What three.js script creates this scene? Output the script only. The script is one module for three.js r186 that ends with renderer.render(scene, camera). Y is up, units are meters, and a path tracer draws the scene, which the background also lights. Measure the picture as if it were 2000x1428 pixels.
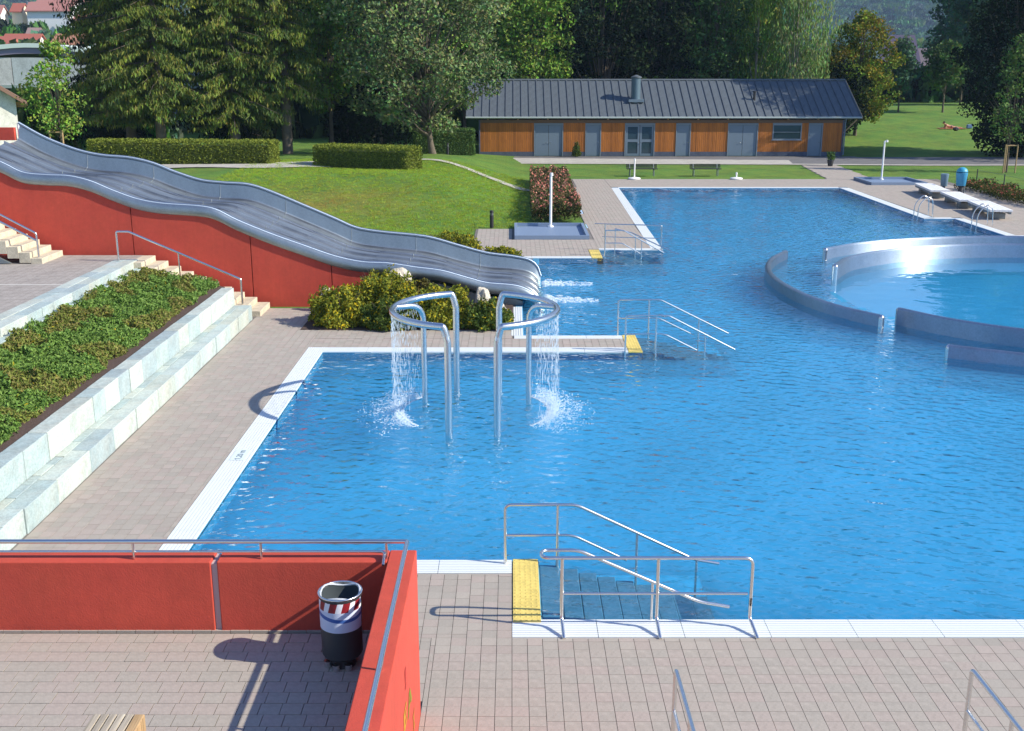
import * as THREE from 'three';
import { mergeGeometries } from 'three/addons/utils/BufferGeometryUtils.js';
import { RoundedBoxGeometry } from 'three/addons/geometries/RoundedBoxGeometry.js';
import { ImprovedNoise } from 'three/addons/math/ImprovedNoise.js';

// ---------- camera, sky, sun, exposure (x right, y up, the pool lies towards -z; "d" below is -z) ----------
const scene = new THREE.Scene();
const camera = new THREE.PerspectiveCamera(37.4, 1024 / 731, 0.3, 6000);
camera.position.set(0, 6.3, 0);
camera.rotation.set(THREE.MathUtils.degToRad(-15.2), 0, 0);

const renderer = new THREE.WebGLRenderer({ antialias: true });
renderer.toneMapping = THREE.LinearToneMapping;
renderer.toneMappingExposure = 1.42;
renderer.shadowMap.enabled = true;

const SUN = new THREE.Vector3(1, 0.69, 0.24).normalize();
{
  const W = 256, H = 128, a = new Float32Array(W * H * 4);
  for (let j = 0; j < H; j++) for (let i = 0; i < W; i++) {
    const el = ((j + 0.5) / H - 0.5) * Math.PI, az = ((i + 0.5) / W - 0.5) * 2 * Math.PI;
    const dir = [Math.cos(el) * Math.cos(az), Math.sin(el), Math.cos(el) * Math.sin(az)];
    const t = Math.pow(Math.max(0, Math.sin(el)), 0.68), k = (i + j * W) * 4;
    const c = Math.max(0, dir[0] * SUN.x + dir[1] * SUN.y + dir[2] * SUN.z), glow = 1 + 1.3 * Math.pow(c, 6);
    const hor = [0.46, 0.64, 0.92], zen = [0.034, 0.098, 0.34];
    for (let q = 0; q < 3; q++) a[k + q] = (hor[q] + (zen[q] - hor[q]) * t) * glow * 0.88;
    a[k + 3] = 1;
  }
  const sky = new THREE.DataTexture(a, W, H, THREE.RGBAFormat, THREE.FloatType);
  sky.mapping = THREE.EquirectangularReflectionMapping; sky.magFilter = THREE.LinearFilter; sky.needsUpdate = true;
  scene.background = sky; scene.environment = sky;
}
const sun = new THREE.DirectionalLight(new THREE.Color().setRGB(1, 0.93, 0.80), 5);
sun.position.copy(SUN).multiplyScalar(150).add(new THREE.Vector3(0, 0, -45));
sun.target.position.set(0, 0, -45);
sun.castShadow = true;
Object.assign(sun.shadow.camera, { left: -90, right: 90, top: 90, bottom: -90, near: 1, far: 400 });
sun.shadow.mapSize.set(4096, 4096);
scene.add(sun, sun.target);
scene.fog = new THREE.FogExp2(new THREE.Color().setRGB(0.5, 0.72, 1.0), 0.00018);

// ---------- helpers ----------
function mulberry(s) { return () => { s = (s + 0x6d2b79f5) | 0; let t = Math.imul(s ^ (s >>> 15), 1 | s); t = (t + Math.imul(t ^ (t >>> 7), 61 | t)) ^ t; return ((t ^ (t >>> 14)) >>> 0) / 4294967296; }; }
const R = mulberry(7);
const rr = (a, b) => a + (b - a) * R();
const V = (x, y, d) => new THREE.Vector3(x, y, -d);
const sm = (a, b, x) => { const t = Math.min(1, Math.max(0, (x - a) / (b - a))); return t * t * (3 - 2 * t); };
const P3 = new ImprovedNoise();
const noise = (x, y, z = 0) => P3.noise(x, y, z);
const rgb = (r, g, b) => new THREE.Color().setRGB(r, g, b);
const used = {};
function numbered(n) { const k = used[n] = (used[n] ?? -1) + 1; return k ? `${n}_${String(k).padStart(3, '0')}` : n; }
function tag(o, label, category, group, kind) { o.userData = { label, category }; if (group) o.userData.group = group; if (kind) o.userData.kind = kind; return o; }
function thing(name, label, category, [x, y, d] = [0, 0, 0], turn = 0, group, kind) {
  const o = new THREE.Group(); o.name = numbered(name); o.position.set(x, y, -d); o.rotation.y = turn;
  scene.add(o); return tag(o, label, category, group, kind);
}
function strip(g) {
  let o = g.index ? g.toNonIndexed() : g; const r = new THREE.BufferGeometry();
  for (const k of ['position', 'normal', 'uv', 'color']) if (o.attributes[k]) r.setAttribute(k, o.attributes[k]);
  return r;
}
function mg(list) {
  list = list.map(strip);
  const keys = ['position', 'normal', 'uv', 'color'].filter((k) => list.every((g) => g.attributes[k]));
  for (const g of list) for (const k of Object.keys(g.attributes)) if (!keys.includes(k)) g.deleteAttribute(k);
  return mergeGeometries(list);
}
function part(name, geo, mat, parent) {
  if (Array.isArray(geo)) geo = geo.length > 1 ? mg(geo) : geo[0];
  const m = new THREE.Mesh(geo, mat); m.name = parent === scene ? numbered(name) : name;
  m.castShadow = m.receiveShadow = true; parent.add(m); return m;
}
// uv in metres from the dominant axis of each normal
function uvm(g, s = 1) {
  if (g.index) g = g.toNonIndexed();
  const p = g.attributes.position, n = g.attributes.normal, uv = new Float32Array(p.count * 2);
  for (let i = 0; i < p.count; i++) {
    const ax = Math.abs(n.getX(i)), ay = Math.abs(n.getY(i)), az = Math.abs(n.getZ(i));
    const [u, v] = ay >= ax && ay >= az ? [p.getX(i), p.getZ(i)] : ax >= az ? [p.getZ(i), p.getY(i)] : [p.getX(i), p.getY(i)];
    uv[2 * i] = u * s; uv[2 * i + 1] = v * s;
  }
  g.setAttribute('uv', new THREE.BufferAttribute(uv, 2)); return g;
}
const box = (w, h, l, x = 0, y = 0, d = 0) => { const g = new THREE.BoxGeometry(w, h, l); g.translate(x, y, -d); return uvm(g); };
const box2 = (x0, x1, y0, y1, d0, d1) => box(x1 - x0, y1 - y0, Math.abs(d1 - d0), (x0 + x1) / 2, (y0 + y1) / 2, (d0 + d1) / 2);
const rbox = (x0, x1, y0, y1, d0, d1, r = 0.02) => { const g = new RoundedBoxGeometry(x1 - x0, y1 - y0, Math.abs(d1 - d0), 2, r); g.translate((x0 + x1) / 2, (y0 + y1) / 2, -(d0 + d1) / 2); return uvm(g); };
const cyl = (r0, r1, h, x, y, d, seg = 14) => { const g = new THREE.CylinderGeometry(r1, r0, h, seg); g.translate(x, y + h / 2, -d); return g; };
// a prism: outline in (x, y), pushed from depth d0 to d1
function prism(pts, d0, d1) { const s = new THREE.Shape(pts.map(([x, y]) => new THREE.Vector2(x, y))); const g = new THREE.ExtrudeGeometry(s, { depth: d1 - d0, bevelEnabled: false }); g.translate(0, 0, -d1); return uvm(g); }
// flat sheet: outline in (x, d) at height y
function sheet(pts, y, holes = []) {
  const v = (l) => l.map(([x, d]) => new THREE.Vector2(x, d)); const s = new THREE.Shape(v(pts)); s.holes = holes.map((h) => new THREE.Path(v(h)));
  const g = new THREE.ShapeGeometry(s); g.rotateX(-Math.PI / 2); g.translate(0, y, 0); return uvm(g);
}
const rect = (x0, x1, d0, d1) => [[x0, d0], [x1, d0], [x1, d1], [x0, d1]];
// round tube through points with rounded corners
function rounded(pts, r) {
  const out = [pts[0]];
  for (let i = 1; i < pts.length - 1; i++) {
    const a = pts[i - 1], b = pts[i], c = pts[i + 1], l1 = a.distanceTo(b), l2 = b.distanceTo(c), k = Math.min(r, l1 * 0.49, l2 * 0.49);
    const p = b.clone().lerp(a, k / l1), q = b.clone().lerp(c, k / l2);
    for (let t = 0; t <= 6; t++) { const u = t / 6; out.push(p.clone().multiplyScalar((1 - u) ** 2).addScaledVector(b, 2 * u * (1 - u)).addScaledVector(q, u * u)); }
  }
  out.push(pts[pts.length - 1]); return out;
}
function tube(pts, radius, seg = 8, caps = true) {
  const n = pts.length, pos = [], nor = [], uv = [], idx = []; const rad = typeof radius === 'function' ? radius : () => radius;
  const T = pts.map((p, i) => pts[Math.min(n - 1, i + 1)].clone().sub(pts[Math.max(0, i - 1)]).normalize());
  let N = new THREE.Vector3(0, 1, 0); if (Math.abs(T[0].y) > 0.9) N.set(1, 0, 0);
  let len = 0;
  for (let i = 0; i < n; i++) {
    N.addScaledVector(T[i], -N.dot(T[i])).normalize(); const B = T[i].clone().cross(N); if (i) len += pts[i].distanceTo(pts[i - 1]);
    for (let k = 0; k <= seg; k++) {
      const a = (k / seg) * 2 * Math.PI, c = Math.cos(a), s = Math.sin(a), r = rad(i / (n - 1));
      const nx = N.x * c + B.x * s, ny = N.y * c + B.y * s, nz = N.z * c + B.z * s;
      pos.push(pts[i].x + nx * r, pts[i].y + ny * r, pts[i].z + nz * r); nor.push(nx, ny, nz); uv.push(k / seg, len);
    }
  }
  for (let i = 0; i < n - 1; i++) for (let k = 0; k < seg; k++) { const a = i * (seg + 1) + k, b = a + seg + 1; idx.push(a, a + 1, b, b, a + 1, b + 1); }
  if (caps) for (const e of [0, n - 1]) {
    const c = pos.length / 3, s = e ? 1 : -1; pos.push(pts[e].x, pts[e].y, pts[e].z); nor.push(T[e].x * s, T[e].y * s, T[e].z * s); uv.push(0, 0);
    for (let k = 0; k <= seg; k++) { const q = e * (seg + 1) + k; pos.push(pos[3 * q], pos[3 * q + 1], pos[3 * q + 2]); nor.push(T[e].x * s, T[e].y * s, T[e].z * s); uv.push(0, 0); }
    for (let k = 0; k < seg; k++) e ? idx.push(c, c + 1 + k, c + 2 + k) : idx.push(c, c + 2 + k, c + 1 + k);
  }
  const g = new THREE.BufferGeometry();
  g.setAttribute('position', new THREE.Float32BufferAttribute(pos, 3)); g.setAttribute('normal', new THREE.Float32BufferAttribute(nor, 3)); g.setAttribute('uv', new THREE.Float32BufferAttribute(uv, 2)); g.setIndex(idx);
  return g;
}
const pipe = (pts, r, bend = 0.08, seg = 8) => tube(rounded(pts.map((p) => V(...p)), bend), r, seg);
const smoothPts = (pts, n) => new THREE.CatmullRomCurve3(pts.map((p) => V(...p))).getPoints(n);

// ---------- textures ----------
function valueNoise(size, freq, seed) {       // tileable
  const r = mulberry(seed), g = Float32Array.from({ length: freq * freq }, r), out = new Float32Array(size * size);
  for (let j = 0; j < size; j++) for (let i = 0; i < size; i++) {
    const x = (i / size) * freq, y = (j / size) * freq, xi = Math.floor(x), yi = Math.floor(y), fx = x - xi, fy = y - yi, u = fx * fx * (3 - 2 * fx), v = fy * fy * (3 - 2 * fy);
    const at = (a, b) => g[(b % freq) * freq + (a % freq)];
    out[j * size + i] = (at(xi, yi) * (1 - u) + at(xi + 1, yi) * u) * (1 - v) + (at(xi, yi + 1) * (1 - u) + at(xi + 1, yi + 1) * u) * v;
  }
  return out;
}
function fbm(size, freqs, seed) {
  const out = new Float32Array(size * size); let w = 1, s = 0;
  freqs.forEach((f, k) => { const n = valueNoise(size, f, seed + k * 17); for (let i = 0; i < out.length; i++) out[i] += n[i] * w; s += w; w *= 0.72; });
  for (let i = 0; i < out.length; i++) out[i] /= s; return out;
}
function tex(size, f, srgb, repeat = 1) {
  const a = new Uint8Array(size * size * 4);
  for (let j = 0; j < size; j++) for (let i = 0; i < size; i++) { const c = f(i, j, j * size + i), k = (j * size + i) * 4; for (let q = 0; q < 3; q++) a[k + q] = Math.max(0, Math.min(255, c[q] * 255)); a[k + 3] = 255; }
  const t = new THREE.DataTexture(a, size, size); t.wrapS = t.wrapT = THREE.RepeatWrapping; t.magFilter = THREE.LinearFilter; t.repeat.set(repeat, repeat);
  if (srgb) t.colorSpace = THREE.SRGBColorSpace; t.needsUpdate = true; return t;
}
const NA = fbm(512, [4, 9, 21, 47, 101, 200], 11), NB = fbm(512, [3, 7, 15, 33, 90, 230], 77), NC = fbm(512, [40, 90, 180, 256], 5);
const mul = (t, r) => { const c = t.clone(); c.repeat.set(r, r); c.needsUpdate = true; return c; };
const mottle = tex(512, (i, j, k) => { const v = 0.94 + 0.30 * (NA[k] - 0.5) + 0.22 * (NC[k] - 0.5); return [v, v, v * 0.985]; }, true);
const soft = tex(512, (i, j, k) => { const v = 0.95 + 0.10 * (NA[k] - 0.5) + 0.14 * (NC[k] - 0.5); return [v, v, v * 0.99]; }, true);
const grain = tex(512, (i, j, k) => { const v = NC[k] * 0.7 + NB[k] * 0.3; return [v, v, v]; });
const woodTex = tex(512, (i, j, k) => { const n = NB[((j >> 4) * 512 + i) % 262144], s = NC[((j >> 5) * 512 + i) % 262144]; const v = 0.85 + 0.45 * (n - 0.5) + 0.45 * (s - 0.5); return [v, v * 0.97, v * 0.92]; }, true);
const stoneTex = tex(512, (i, j, k) => { const v = 0.94 + 0.26 * (NB[k] - 0.5) + 0.25 * (NC[k] - 0.5), w = NA[k] - 0.5; return [v - 0.10 * w, v, v + 0.05 * w]; }, true);
const paintTex = tex(512, (i, j, k) => { const st = NB[(((j >> 5) + 40) % 512) * 512 + i] - 0.5, s2 = NC[((j >> 6) % 512) * 512 + i] - 0.5; const v = 0.95 + 0.15 * (NA[k] - 0.5) + 0.08 * (NC[k] - 0.5) + 0.09 * st + 0.05 * s2; return [v, v * (1 + 0.1 * (NB[k] - 0.5)), v]; }, true);
const streakTex = tex(512, (i, j, k) => { const a = NC[((j * 5) % 512) * 512 + ((i >> 4) % 512)], b = NB[((j * 2) % 512) * 512 + ((i >> 3) % 512)], v = 0.84 + 0.60 * (a - 0.5) + 0.55 * (b - 0.5) + 0.15 * (NA[k] - 0.5); return [v, v, v]; }, true, 0.5);
const streakRough = tex(512, (i, j, k) => { const a = NC[((j * 7) % 512) * 512 + ((i >> 4) % 512)], v = 0.85 + 0.7 * (a - 0.5); return [v, v, v]; }, false, 0.5);
const steelRough = tex(512, (i, j, k) => { const v = 0.75 + 0.5 * (NA[k] - 0.5); return [v, v, v]; });
const grassTex = tex(1024, (i, j) => {
  const k = ((j >> 1) % 512) * 512 + ((i >> 1) % 512), k2 = ((j * 3) % 512) * 512 + ((i * 3) % 512);
  const v = 0.82 + 0.50 * (NC[k2] - 0.5) + 0.35 * (NB[k] - 0.5), y = NA[k] - 0.5;
  return [v * (0.86 + 0.5 * y), v * (1.0 + 0.10 * y), v * 0.62];
}, true, 1 / 6);
const sandTex = mul(mottle, 0.5);

const std = (o) => new THREE.MeshStandardMaterial(o), phys = (o) => new THREE.MeshPhysicalMaterial(o);
const M = {
  paverBase: std({ color: rgb(0.20, 0.18, 0.165), roughness: 0.95, map: mottle }),
  paver: [[0.430, 0.378, 0.325], [0.440, 0.376, 0.328], [0.416, 0.374, 0.322], [0.432, 0.384, 0.330], [0.444, 0.374, 0.326]].map((c) => std({ color: rgb(...c), roughness: 0.9, map: soft, bumpMap: grain, bumpScale: 0.002 })),
  paverAll: std({ color: rgb(1, 1, 1), roughness: 0.9, map: soft }),
  grate: std({ color: rgb(0.74, 0.78, 0.77), roughness: 0.55 }),
  gutter: std({ color: rgb(0.45, 0.47, 0.48), roughness: 0.7 }),
  yellow: std({ color: rgb(0.80, 0.62, 0.17), roughness: 0.75, map: mottle, bumpMap: grain, bumpScale: 0.003 }),
  red: std({ color: rgb(0.56, 0.072, 0.042), roughness: 0.85, map: mul(paintTex, 0.35), bumpMap: mul(grain, 2), bumpScale: 0.003 }),
  stone: [[0.50, 0.58, 0.55], [0.43, 0.52, 0.50], [0.55, 0.61, 0.55], [0.39, 0.47, 0.47], [0.50, 0.55, 0.49]].map((c) => std({ color: rgb(...c), roughness: 0.85, map: mul(stoneTex, 0.9), bumpMap: grain, bumpScale: 0.006 })),
  cream: std({ color: rgb(0.64, 0.57, 0.44), roughness: 0.85, map: mottle, bumpMap: grain, bumpScale: 0.003 }),
  steel: phys({ color: rgb(0.74, 0.73, 0.71), metalness: 1, roughness: 0.27 }),
  slideSteel: phys({ color: rgb(0.50, 0.55, 0.57), metalness: 0.78, roughness: 0.42, map: streakTex, roughnessMap: streakRough, bumpMap: mul(mottle, 0.3), bumpScale: 0.012 }),
  sideSteel: phys({ color: rgb(0.36, 0.42, 0.46), metalness: 0.9, roughness: 0.45, map: soft }),
  poolSteel: phys({ color: rgb(0.39, 0.47, 0.57), metalness: 0.88, roughness: 0.42, map: soft, anisotropy: 0.9, anisotropyRotation: Math.PI / 2 }),
  steelDark: std({ color: rgb(0.23, 0.26, 0.27), metalness: 0.6, roughness: 0.5 }),
  basinFloor: std({ color: rgb(0.085, 0.415, 0.66), roughness: 0.8, map: mul(mottle, 0.15) }),
  basinWall: std({ color: rgb(0.06, 0.26, 0.44), roughness: 0.7, map: mul(mottle, 0.3) }),
  tread: std({ color: rgb(0.15, 0.235, 0.33), roughness: 0.7, map: mottle }),
  white: std({ color: rgb(0.82, 0.82, 0.80), roughness: 0.6 }),
  black: std({ color: rgb(0.02, 0.02, 0.022), roughness: 0.6 }),
  rubber: std({ color: rgb(0.05, 0.05, 0.055), roughness: 0.9 }),
  soil: std({ color: rgb(0.085, 0.055, 0.045), roughness: 1, map: mottle, bumpMap: grain, bumpScale: 0.02 }),
  rock: std({ color: rgb(0.62, 0.56, 0.47), roughness: 0.95, map: mottle, bumpMap: grain, bumpScale: 0.03 }),
  bark: std({ color: rgb(0.16, 0.13, 0.10), roughness: 1, map: mottle, bumpMap: grain, bumpScale: 0.03 }),
  barkPale: std({ color: rgb(0.34, 0.31, 0.26), roughness: 1, map: mottle, bumpMap: grain, bumpScale: 0.02 }),
  wood: std({ color: rgb(0.60, 0.215, 0.035), roughness: 0.8, map: mul(woodTex, 0.8) }),
  pine: std({ color: rgb(0.66, 0.46, 0.25), roughness: 0.75, map: mul(woodTex, 2) }),
  greyPine: std({ color: rgb(0.58, 0.53, 0.45), roughness: 0.85, map: mul(woodTex, 2) }),
  doorGrey: std({ color: rgb(0.15, 0.205, 0.255), roughness: 0.55 }),
  frameGrey: std({ color: rgb(0.19, 0.235, 0.27), roughness: 0.55 }),
  plinth: std({ color: rgb(0.10, 0.115, 0.17), roughness: 0.9, map: mottle }),
  roofTile: std({ color: rgb(0.105, 0.125, 0.145), roughness: 0.6, map: mottle }),
  roofRib: std({ color: rgb(0.09, 0.105, 0.12), roughness: 0.6 }),
  glass: phys({ color: rgb(0.03, 0.06, 0.08), roughness: 0.08, metalness: 0, specularIntensity: 1 }),
  path: std({ color: rgb(0.50, 0.47, 0.42), roughness: 0.95, map: sandTex }),
  asphalt: std({ color: rgb(0.17, 0.165, 0.17), roughness: 0.95, map: sandTex }),
  grass: std({ color: rgb(0.235, 0.325, 0.085), roughness: 1, map: grassTex, vertexColors: true, bumpMap: mul(grain, 0.8), bumpScale: 0.05 }),
  leaf: phys({ vertexColors: true, roughness: 0.75, side: THREE.DoubleSide, transmission: 0.25, thickness: 0, specularIntensity: 0.08 }),
  foam: phys({ color: rgb(0.88, 0.94, 0.97), roughness: 0.6, transmission: 0.6, thickness: 0 }),
};

// ---------- the ground ----------
function groundHeight(x, d) {
  let h = 1.15 * sm(44, 57, d) * sm(1.5, -5, x) * (1 - 0.75 * sm(70, 84, d));
  h += 2.3 * sm(-16.5, -21, x) * sm(33, 38, d) * (1 - sm(50, 58, d));
  h += 0.35 * sm(-1, -8, x) * sm(78, 70, d) * Math.max(0, noise(x * 0.15, d * 0.15, 4)) * sm(40, 50, d);
  h += 2.5 * sm(20, 30, x) * sm(84, 132, d);
  h += Math.max(0, d - 135) * 0.068 * (1 + 0.2 * noise(x * 0.004, d * 0.004, 8)) * sm(135, 190, d) * (1 - sm(330, 480, d) * (d - 330 > 0 ? 1 - 195 * 0.9 / Math.max(196, d - 135) : 0)) * sm(60, -40, x);
  h += 210 * sm(850, 2300, d) * (1 + 0.18 * noise(x * 0.0016, d * 0.0016, 6));
  return h;
}
const HOLES = [[-4.9, 45, -6, 37.95], [3.15, 20.2, 37.95, 62]];
{
  const xs = [], ds = [];
  for (let x = -1500; x < -80; x += 40) xs.push(x);
  for (let x = -80; x < 80; x += 1.25) xs.push(x);
  for (let x = 80; x <= 1500; x += 40) xs.push(x);
  for (let d = -118; d < -6; d += 28) ds.push(d);
  for (let d = -6; d < 140; d += 1.25) ds.push(d);
  for (let d = 140; d < 400; d += 6) ds.push(d);
  for (let d = 400; d <= 2500; d += 50) ds.push(d);
  for (const [a, b, c, e] of HOLES) { xs.push(a, b); ds.push(c, e); }
  const uniq = (l) => [...new Set(l)].sort((a, b) => a - b), X = uniq(xs), D = uniq(ds);
  const pos = [], uv = [], col = [], idx = [];
  for (const d of D) for (const x of X) {
    pos.push(x, groundHeight(x, d) - 0.03, -d); uv.push(x, -d);
    const n = noise(x * 0.09, d * 0.09, 1) * 0.6 + noise(x * 0.31, d * 0.31, 2) * 0.4, dry = Math.max(0, Math.exp(-(((x + 8.5) / 4) ** 2) - ((d - 50) / 3.2) ** 2) * (0.9 + 0.8 * noise(x * 0.8, d * 0.8, 5)));
    col.push(Math.max(0.02, 1 + 0.30 * n + 0.75 * dry), Math.max(0.02, 1 + 0.13 * n - 0.08 * dry), Math.max(0.02, 1 + 0.2 * n + 0.3 * dry));
  }
  for (let j = 0; j < D.length - 1; j++) for (let i = 0; i < X.length - 1; i++) {
    const cx = (X[i] + X[i + 1]) / 2, cd = (D[j] + D[j + 1]) / 2;
    if (HOLES.some(([a, b, c, e]) => cx > a && cx < b && cd > c && cd < e)) continue;
    const a = j * X.length + i, b = a + 1, c = a + X.length, e = c + 1; idx.push(a, b, c, b, e, c);
  }
  const g = new THREE.BufferGeometry();
  g.setAttribute('position', new THREE.Float32BufferAttribute(pos, 3)); g.setAttribute('uv', new THREE.Float32BufferAttribute(uv, 2)); g.setAttribute('color', new THREE.Float32BufferAttribute(col, 3)); g.setIndex(idx); g.computeVertexNormals();
  tag(part('ground', g, M.grass, scene), 'mown green lawn sloping around the pool and rising to far hills', 'lawn', null, 'structure');
}

// ---------- pool basin and water ----------
const OUT = [[-4.42, 13.25], [0.36, 13.25], [0.36, 11.62], [44, 11.62], [44, 42.6], [19.7, 42.6], [19.7, 48.15], [18.35, 48.15], [18.45, 61.4], [6.05, 61.4], [5.55, 39.35], [3.2, 39.35], [3.2, 37.6], [0.95, 37.6], [0.3, 30], [0.3, 26.0], [3.05, 26.0], [3.05, 24.5], [-4.42, 24.4]];
{
  const basin = thing('pool_basin', 'blue floor and walls of the swimming pool', 'pool', [0, 0, 0], 0, null, 'structure');
  const walls = [];
  OUT.forEach(([x, d], i) => {
    const [x2, d2] = OUT[(i + 1) % OUT.length], l = Math.hypot(x2 - x, d2 - d), g = new THREE.BoxGeometry(l, 0.75, 0.2);
    const nx = (d2 - d) / l, nd = -(x2 - x) / l; // outward: the outline runs with the pool on its left
    g.rotateY(Math.atan2(d2 - d, x2 - x)); g.translate((x + x2) / 2 + nx * 0.1, -0.391, -((d + d2) / 2 + nd * 0.1)); walls.push(uvm(g));
  });
  part('pool_wall', walls, M.basinWall, basin);
  part('pool_floor', sheet([[-4.6, 11.4], [44.2, 11.4], [44.2, 42.8], [20, 42.8], [20, 62], [5, 62], [5, 39.6], [-4.6, 39.6]], -0.64), M.basinFloor, basin);
}
// ripples: a tile of many small waves as a normal map
function rippleMap(size, L, n, l0, l1, slope, seed) {
  const r = mulberry(seed), waves = [];
  for (let i = 0; i < n; i++) {
    const lam = l0 * Math.pow(l1 / l0, r()), a = r() * 2 * Math.PI, kx = Math.round((L / lam) * Math.cos(a)), ky = Math.round((L / lam) * Math.sin(a) * 1.25);
    if (kx || ky) waves.push([kx, ky, r() * 6.283, 0.6 + 0.8 * r()]);
  }
  const gx = new Float32Array(size * size), gy = new Float32Array(size * size); let ms = 0;
  for (const [kx, ky, ph, am] of waves) {
    const k = Math.hypot(kx, ky), cx = new Float64Array(size), sx = new Float64Array(size);
    for (let i = 0; i < size; i++) { cx[i] = Math.cos((2 * Math.PI * kx * i) / size + ph); sx[i] = Math.sin((2 * Math.PI * kx * i) / size + ph); }
    for (let j = 0; j < size; j++) { const cy = Math.cos((2 * Math.PI * ky * j) / size), sy = Math.sin((2 * Math.PI * ky * j) / size);
      for (let i = 0; i < size; i++) { const c = (cx[i] * cy - sx[i] * sy) * am; gx[j * size + i] += (c * kx) / k; gy[j * size + i] += (c * ky) / k; } }
  }
  for (let i = 0; i < gx.length; i++) ms += gx[i] ** 2 + gy[i] ** 2;
  const s = slope / Math.sqrt(ms / gx.length);
  return tex(size, (i, j, k) => { const x = -gx[k] * s, y = -gy[k] * s, m = 1 / Math.sqrt(1 + x * x + y * y); return [0.5 + 0.5 * x * m, 0.5 + 0.5 * y * m, 0.5 + 0.5 * m]; }, false, 1 / L);
}
const waterColor = rgb(0.60, 0.89, 0.975);
const rip = rippleMap(1024, 5, 110, 0.08, 0.5, 0.165, 3);
M.water = phys({ color: waterColor, transmission: 1, thickness: 0, roughness: 0.03, ior: 1.33, normalMap: rip });
M.calm = phys({ color: waterColor, transmission: 1, thickness: 0, roughness: 0.02, ior: 1.33, normalMap: mul(rip, 1 / 16), normalScale: new THREE.Vector2(0.06, 0.06) });
const CALM = [16.6, 31, 7.1];
function waterGrid(x0, x1, d0, d1, step, skip) {
  const nx = Math.round((x1 - x0) / step), nd = Math.round((d1 - d0) / step), pos = [], uv = [], idx = [];
  const h = (x, d) => { const q = Math.hypot(x - CALM[0], d - CALM[1]), calm = sm(CALM[2] - 0.3, CALM[2] + 2.5, q) * 0.9 + 0.1;
    return -0.03 + calm * (0.020 * noise(x * 0.9, d * 1.3, 0.5) + 0.016 * noise(x * 2.1, d * 2.6, 3.5)); };
  for (let j = 0; j <= nd; j++) for (let i = 0; i <= nx; i++) { const x = x0 + ((x1 - x0) * i) / nx, d = d0 + ((d1 - d0) * j) / nd; pos.push(x, h(x, d), -d); uv.push(x, -d); }
  for (let j = 0; j < nd; j++) for (let i = 0; i < nx; i++) {
    const x = x0 + ((x1 - x0) * (i + 0.5)) / nx, d = d0 + ((d1 - d0) * (j + 0.5)) / nd; if (skip && skip(x, d)) continue;
    const a = j * (nx + 1) + i, b = a + 1, c = a + nx + 1, e = c + 1; idx.push(a, b, c, b, e, c);
  }
  const g = new THREE.BufferGeometry(); g.setAttribute('position', new THREE.Float32BufferAttribute(pos, 3)); g.setAttribute('uv', new THREE.Float32BufferAttribute(uv, 2)); g.setIndex(idx); g.computeVertexNormals(); return strip(g);
}
const inCalm = (x, d) => Math.hypot(x - CALM[0], d - CALM[1]) < CALM[2];
const W = thing('water', 'clear blue rippling water filling the whole pool', 'water', [0, 0, 0], 0, null, 'structure');
part('rippled_water', [waterGrid(-4.45, 28, 11.6, 24.45, 0.2, inCalm), waterGrid(3.02, 28, 24.45, 26.02, 0.2, inCalm), waterGrid(0.25, 28, 26.02, 37.62, 0.2, inCalm), waterGrid(3.18, 28, 37.62, 39.4, 0.2, inCalm), waterGrid(5.5, 28, 39.4, 42.65, 0.2), waterGrid(5.5, 19.75, 42.65, 48.17, 0.22), waterGrid(5.5, 18.5, 48.17, 61.45, 0.25)], M.water, W);
part('water_body', sheet([[-4.42, 13.25], [2.5, 13.25], [2.5, 11.62], ...OUT.slice(3, 10), [5.55, 39.35], [5.3, 39.35], [5.3, 37.6], ...OUT.slice(13, 16), [5.0, 26.0], [5.0, 24.5], OUT[18]], -0.22), phys({ color: rgb(0.94, 0.97, 0.99), transmission: 1, thickness: 0, roughness: 0.8, ior: 1.0, specularIntensity: 0 }), W);
part('calm_water', waterGrid(9.4, 23.8, 23.8, 38.2, 0.2, (x, d) => !inCalm(x, d)), M.calm, W);

// ---------- paving around the pool ----------
const deck = thing('pool_deck', 'beige and pinkish rectangular concrete pavers around the pool', 'paving', [0, 0, 0], 0, null, 'structure');
const RE = [[5.15, 37.6], [5.65, 61.8]]; // outer edge of the upper pool's left coping
part('bedding', [
  sheet(rect(-7.4, -4.84, 5, 29.3), -0.012), sheet(rect(-4.84, 0, 5, 12.85), -0.012), sheet(rect(0, 45, 5, 11.2), -0.012),
  sheet(rect(-4.84, 3.02, 24.83, 25.7), -0.012), sheet(rect(-5.6, 0.05, 25.7, 29.3), -0.012),
  sheet([[-1.5, 37.9], [3.2, 37.9], [3.2, 39.75], [5.12, 39.75], [5.7, 61.85], [19, 61.85], [19, 48.55], [20.1, 48.55], [20.1, 43], [26, 43], [26, 66.7], [3.6, 66.7], [3.2, 45.2], [-1.5, 44.9]], -0.012),
], M.paverBase, deck);
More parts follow.
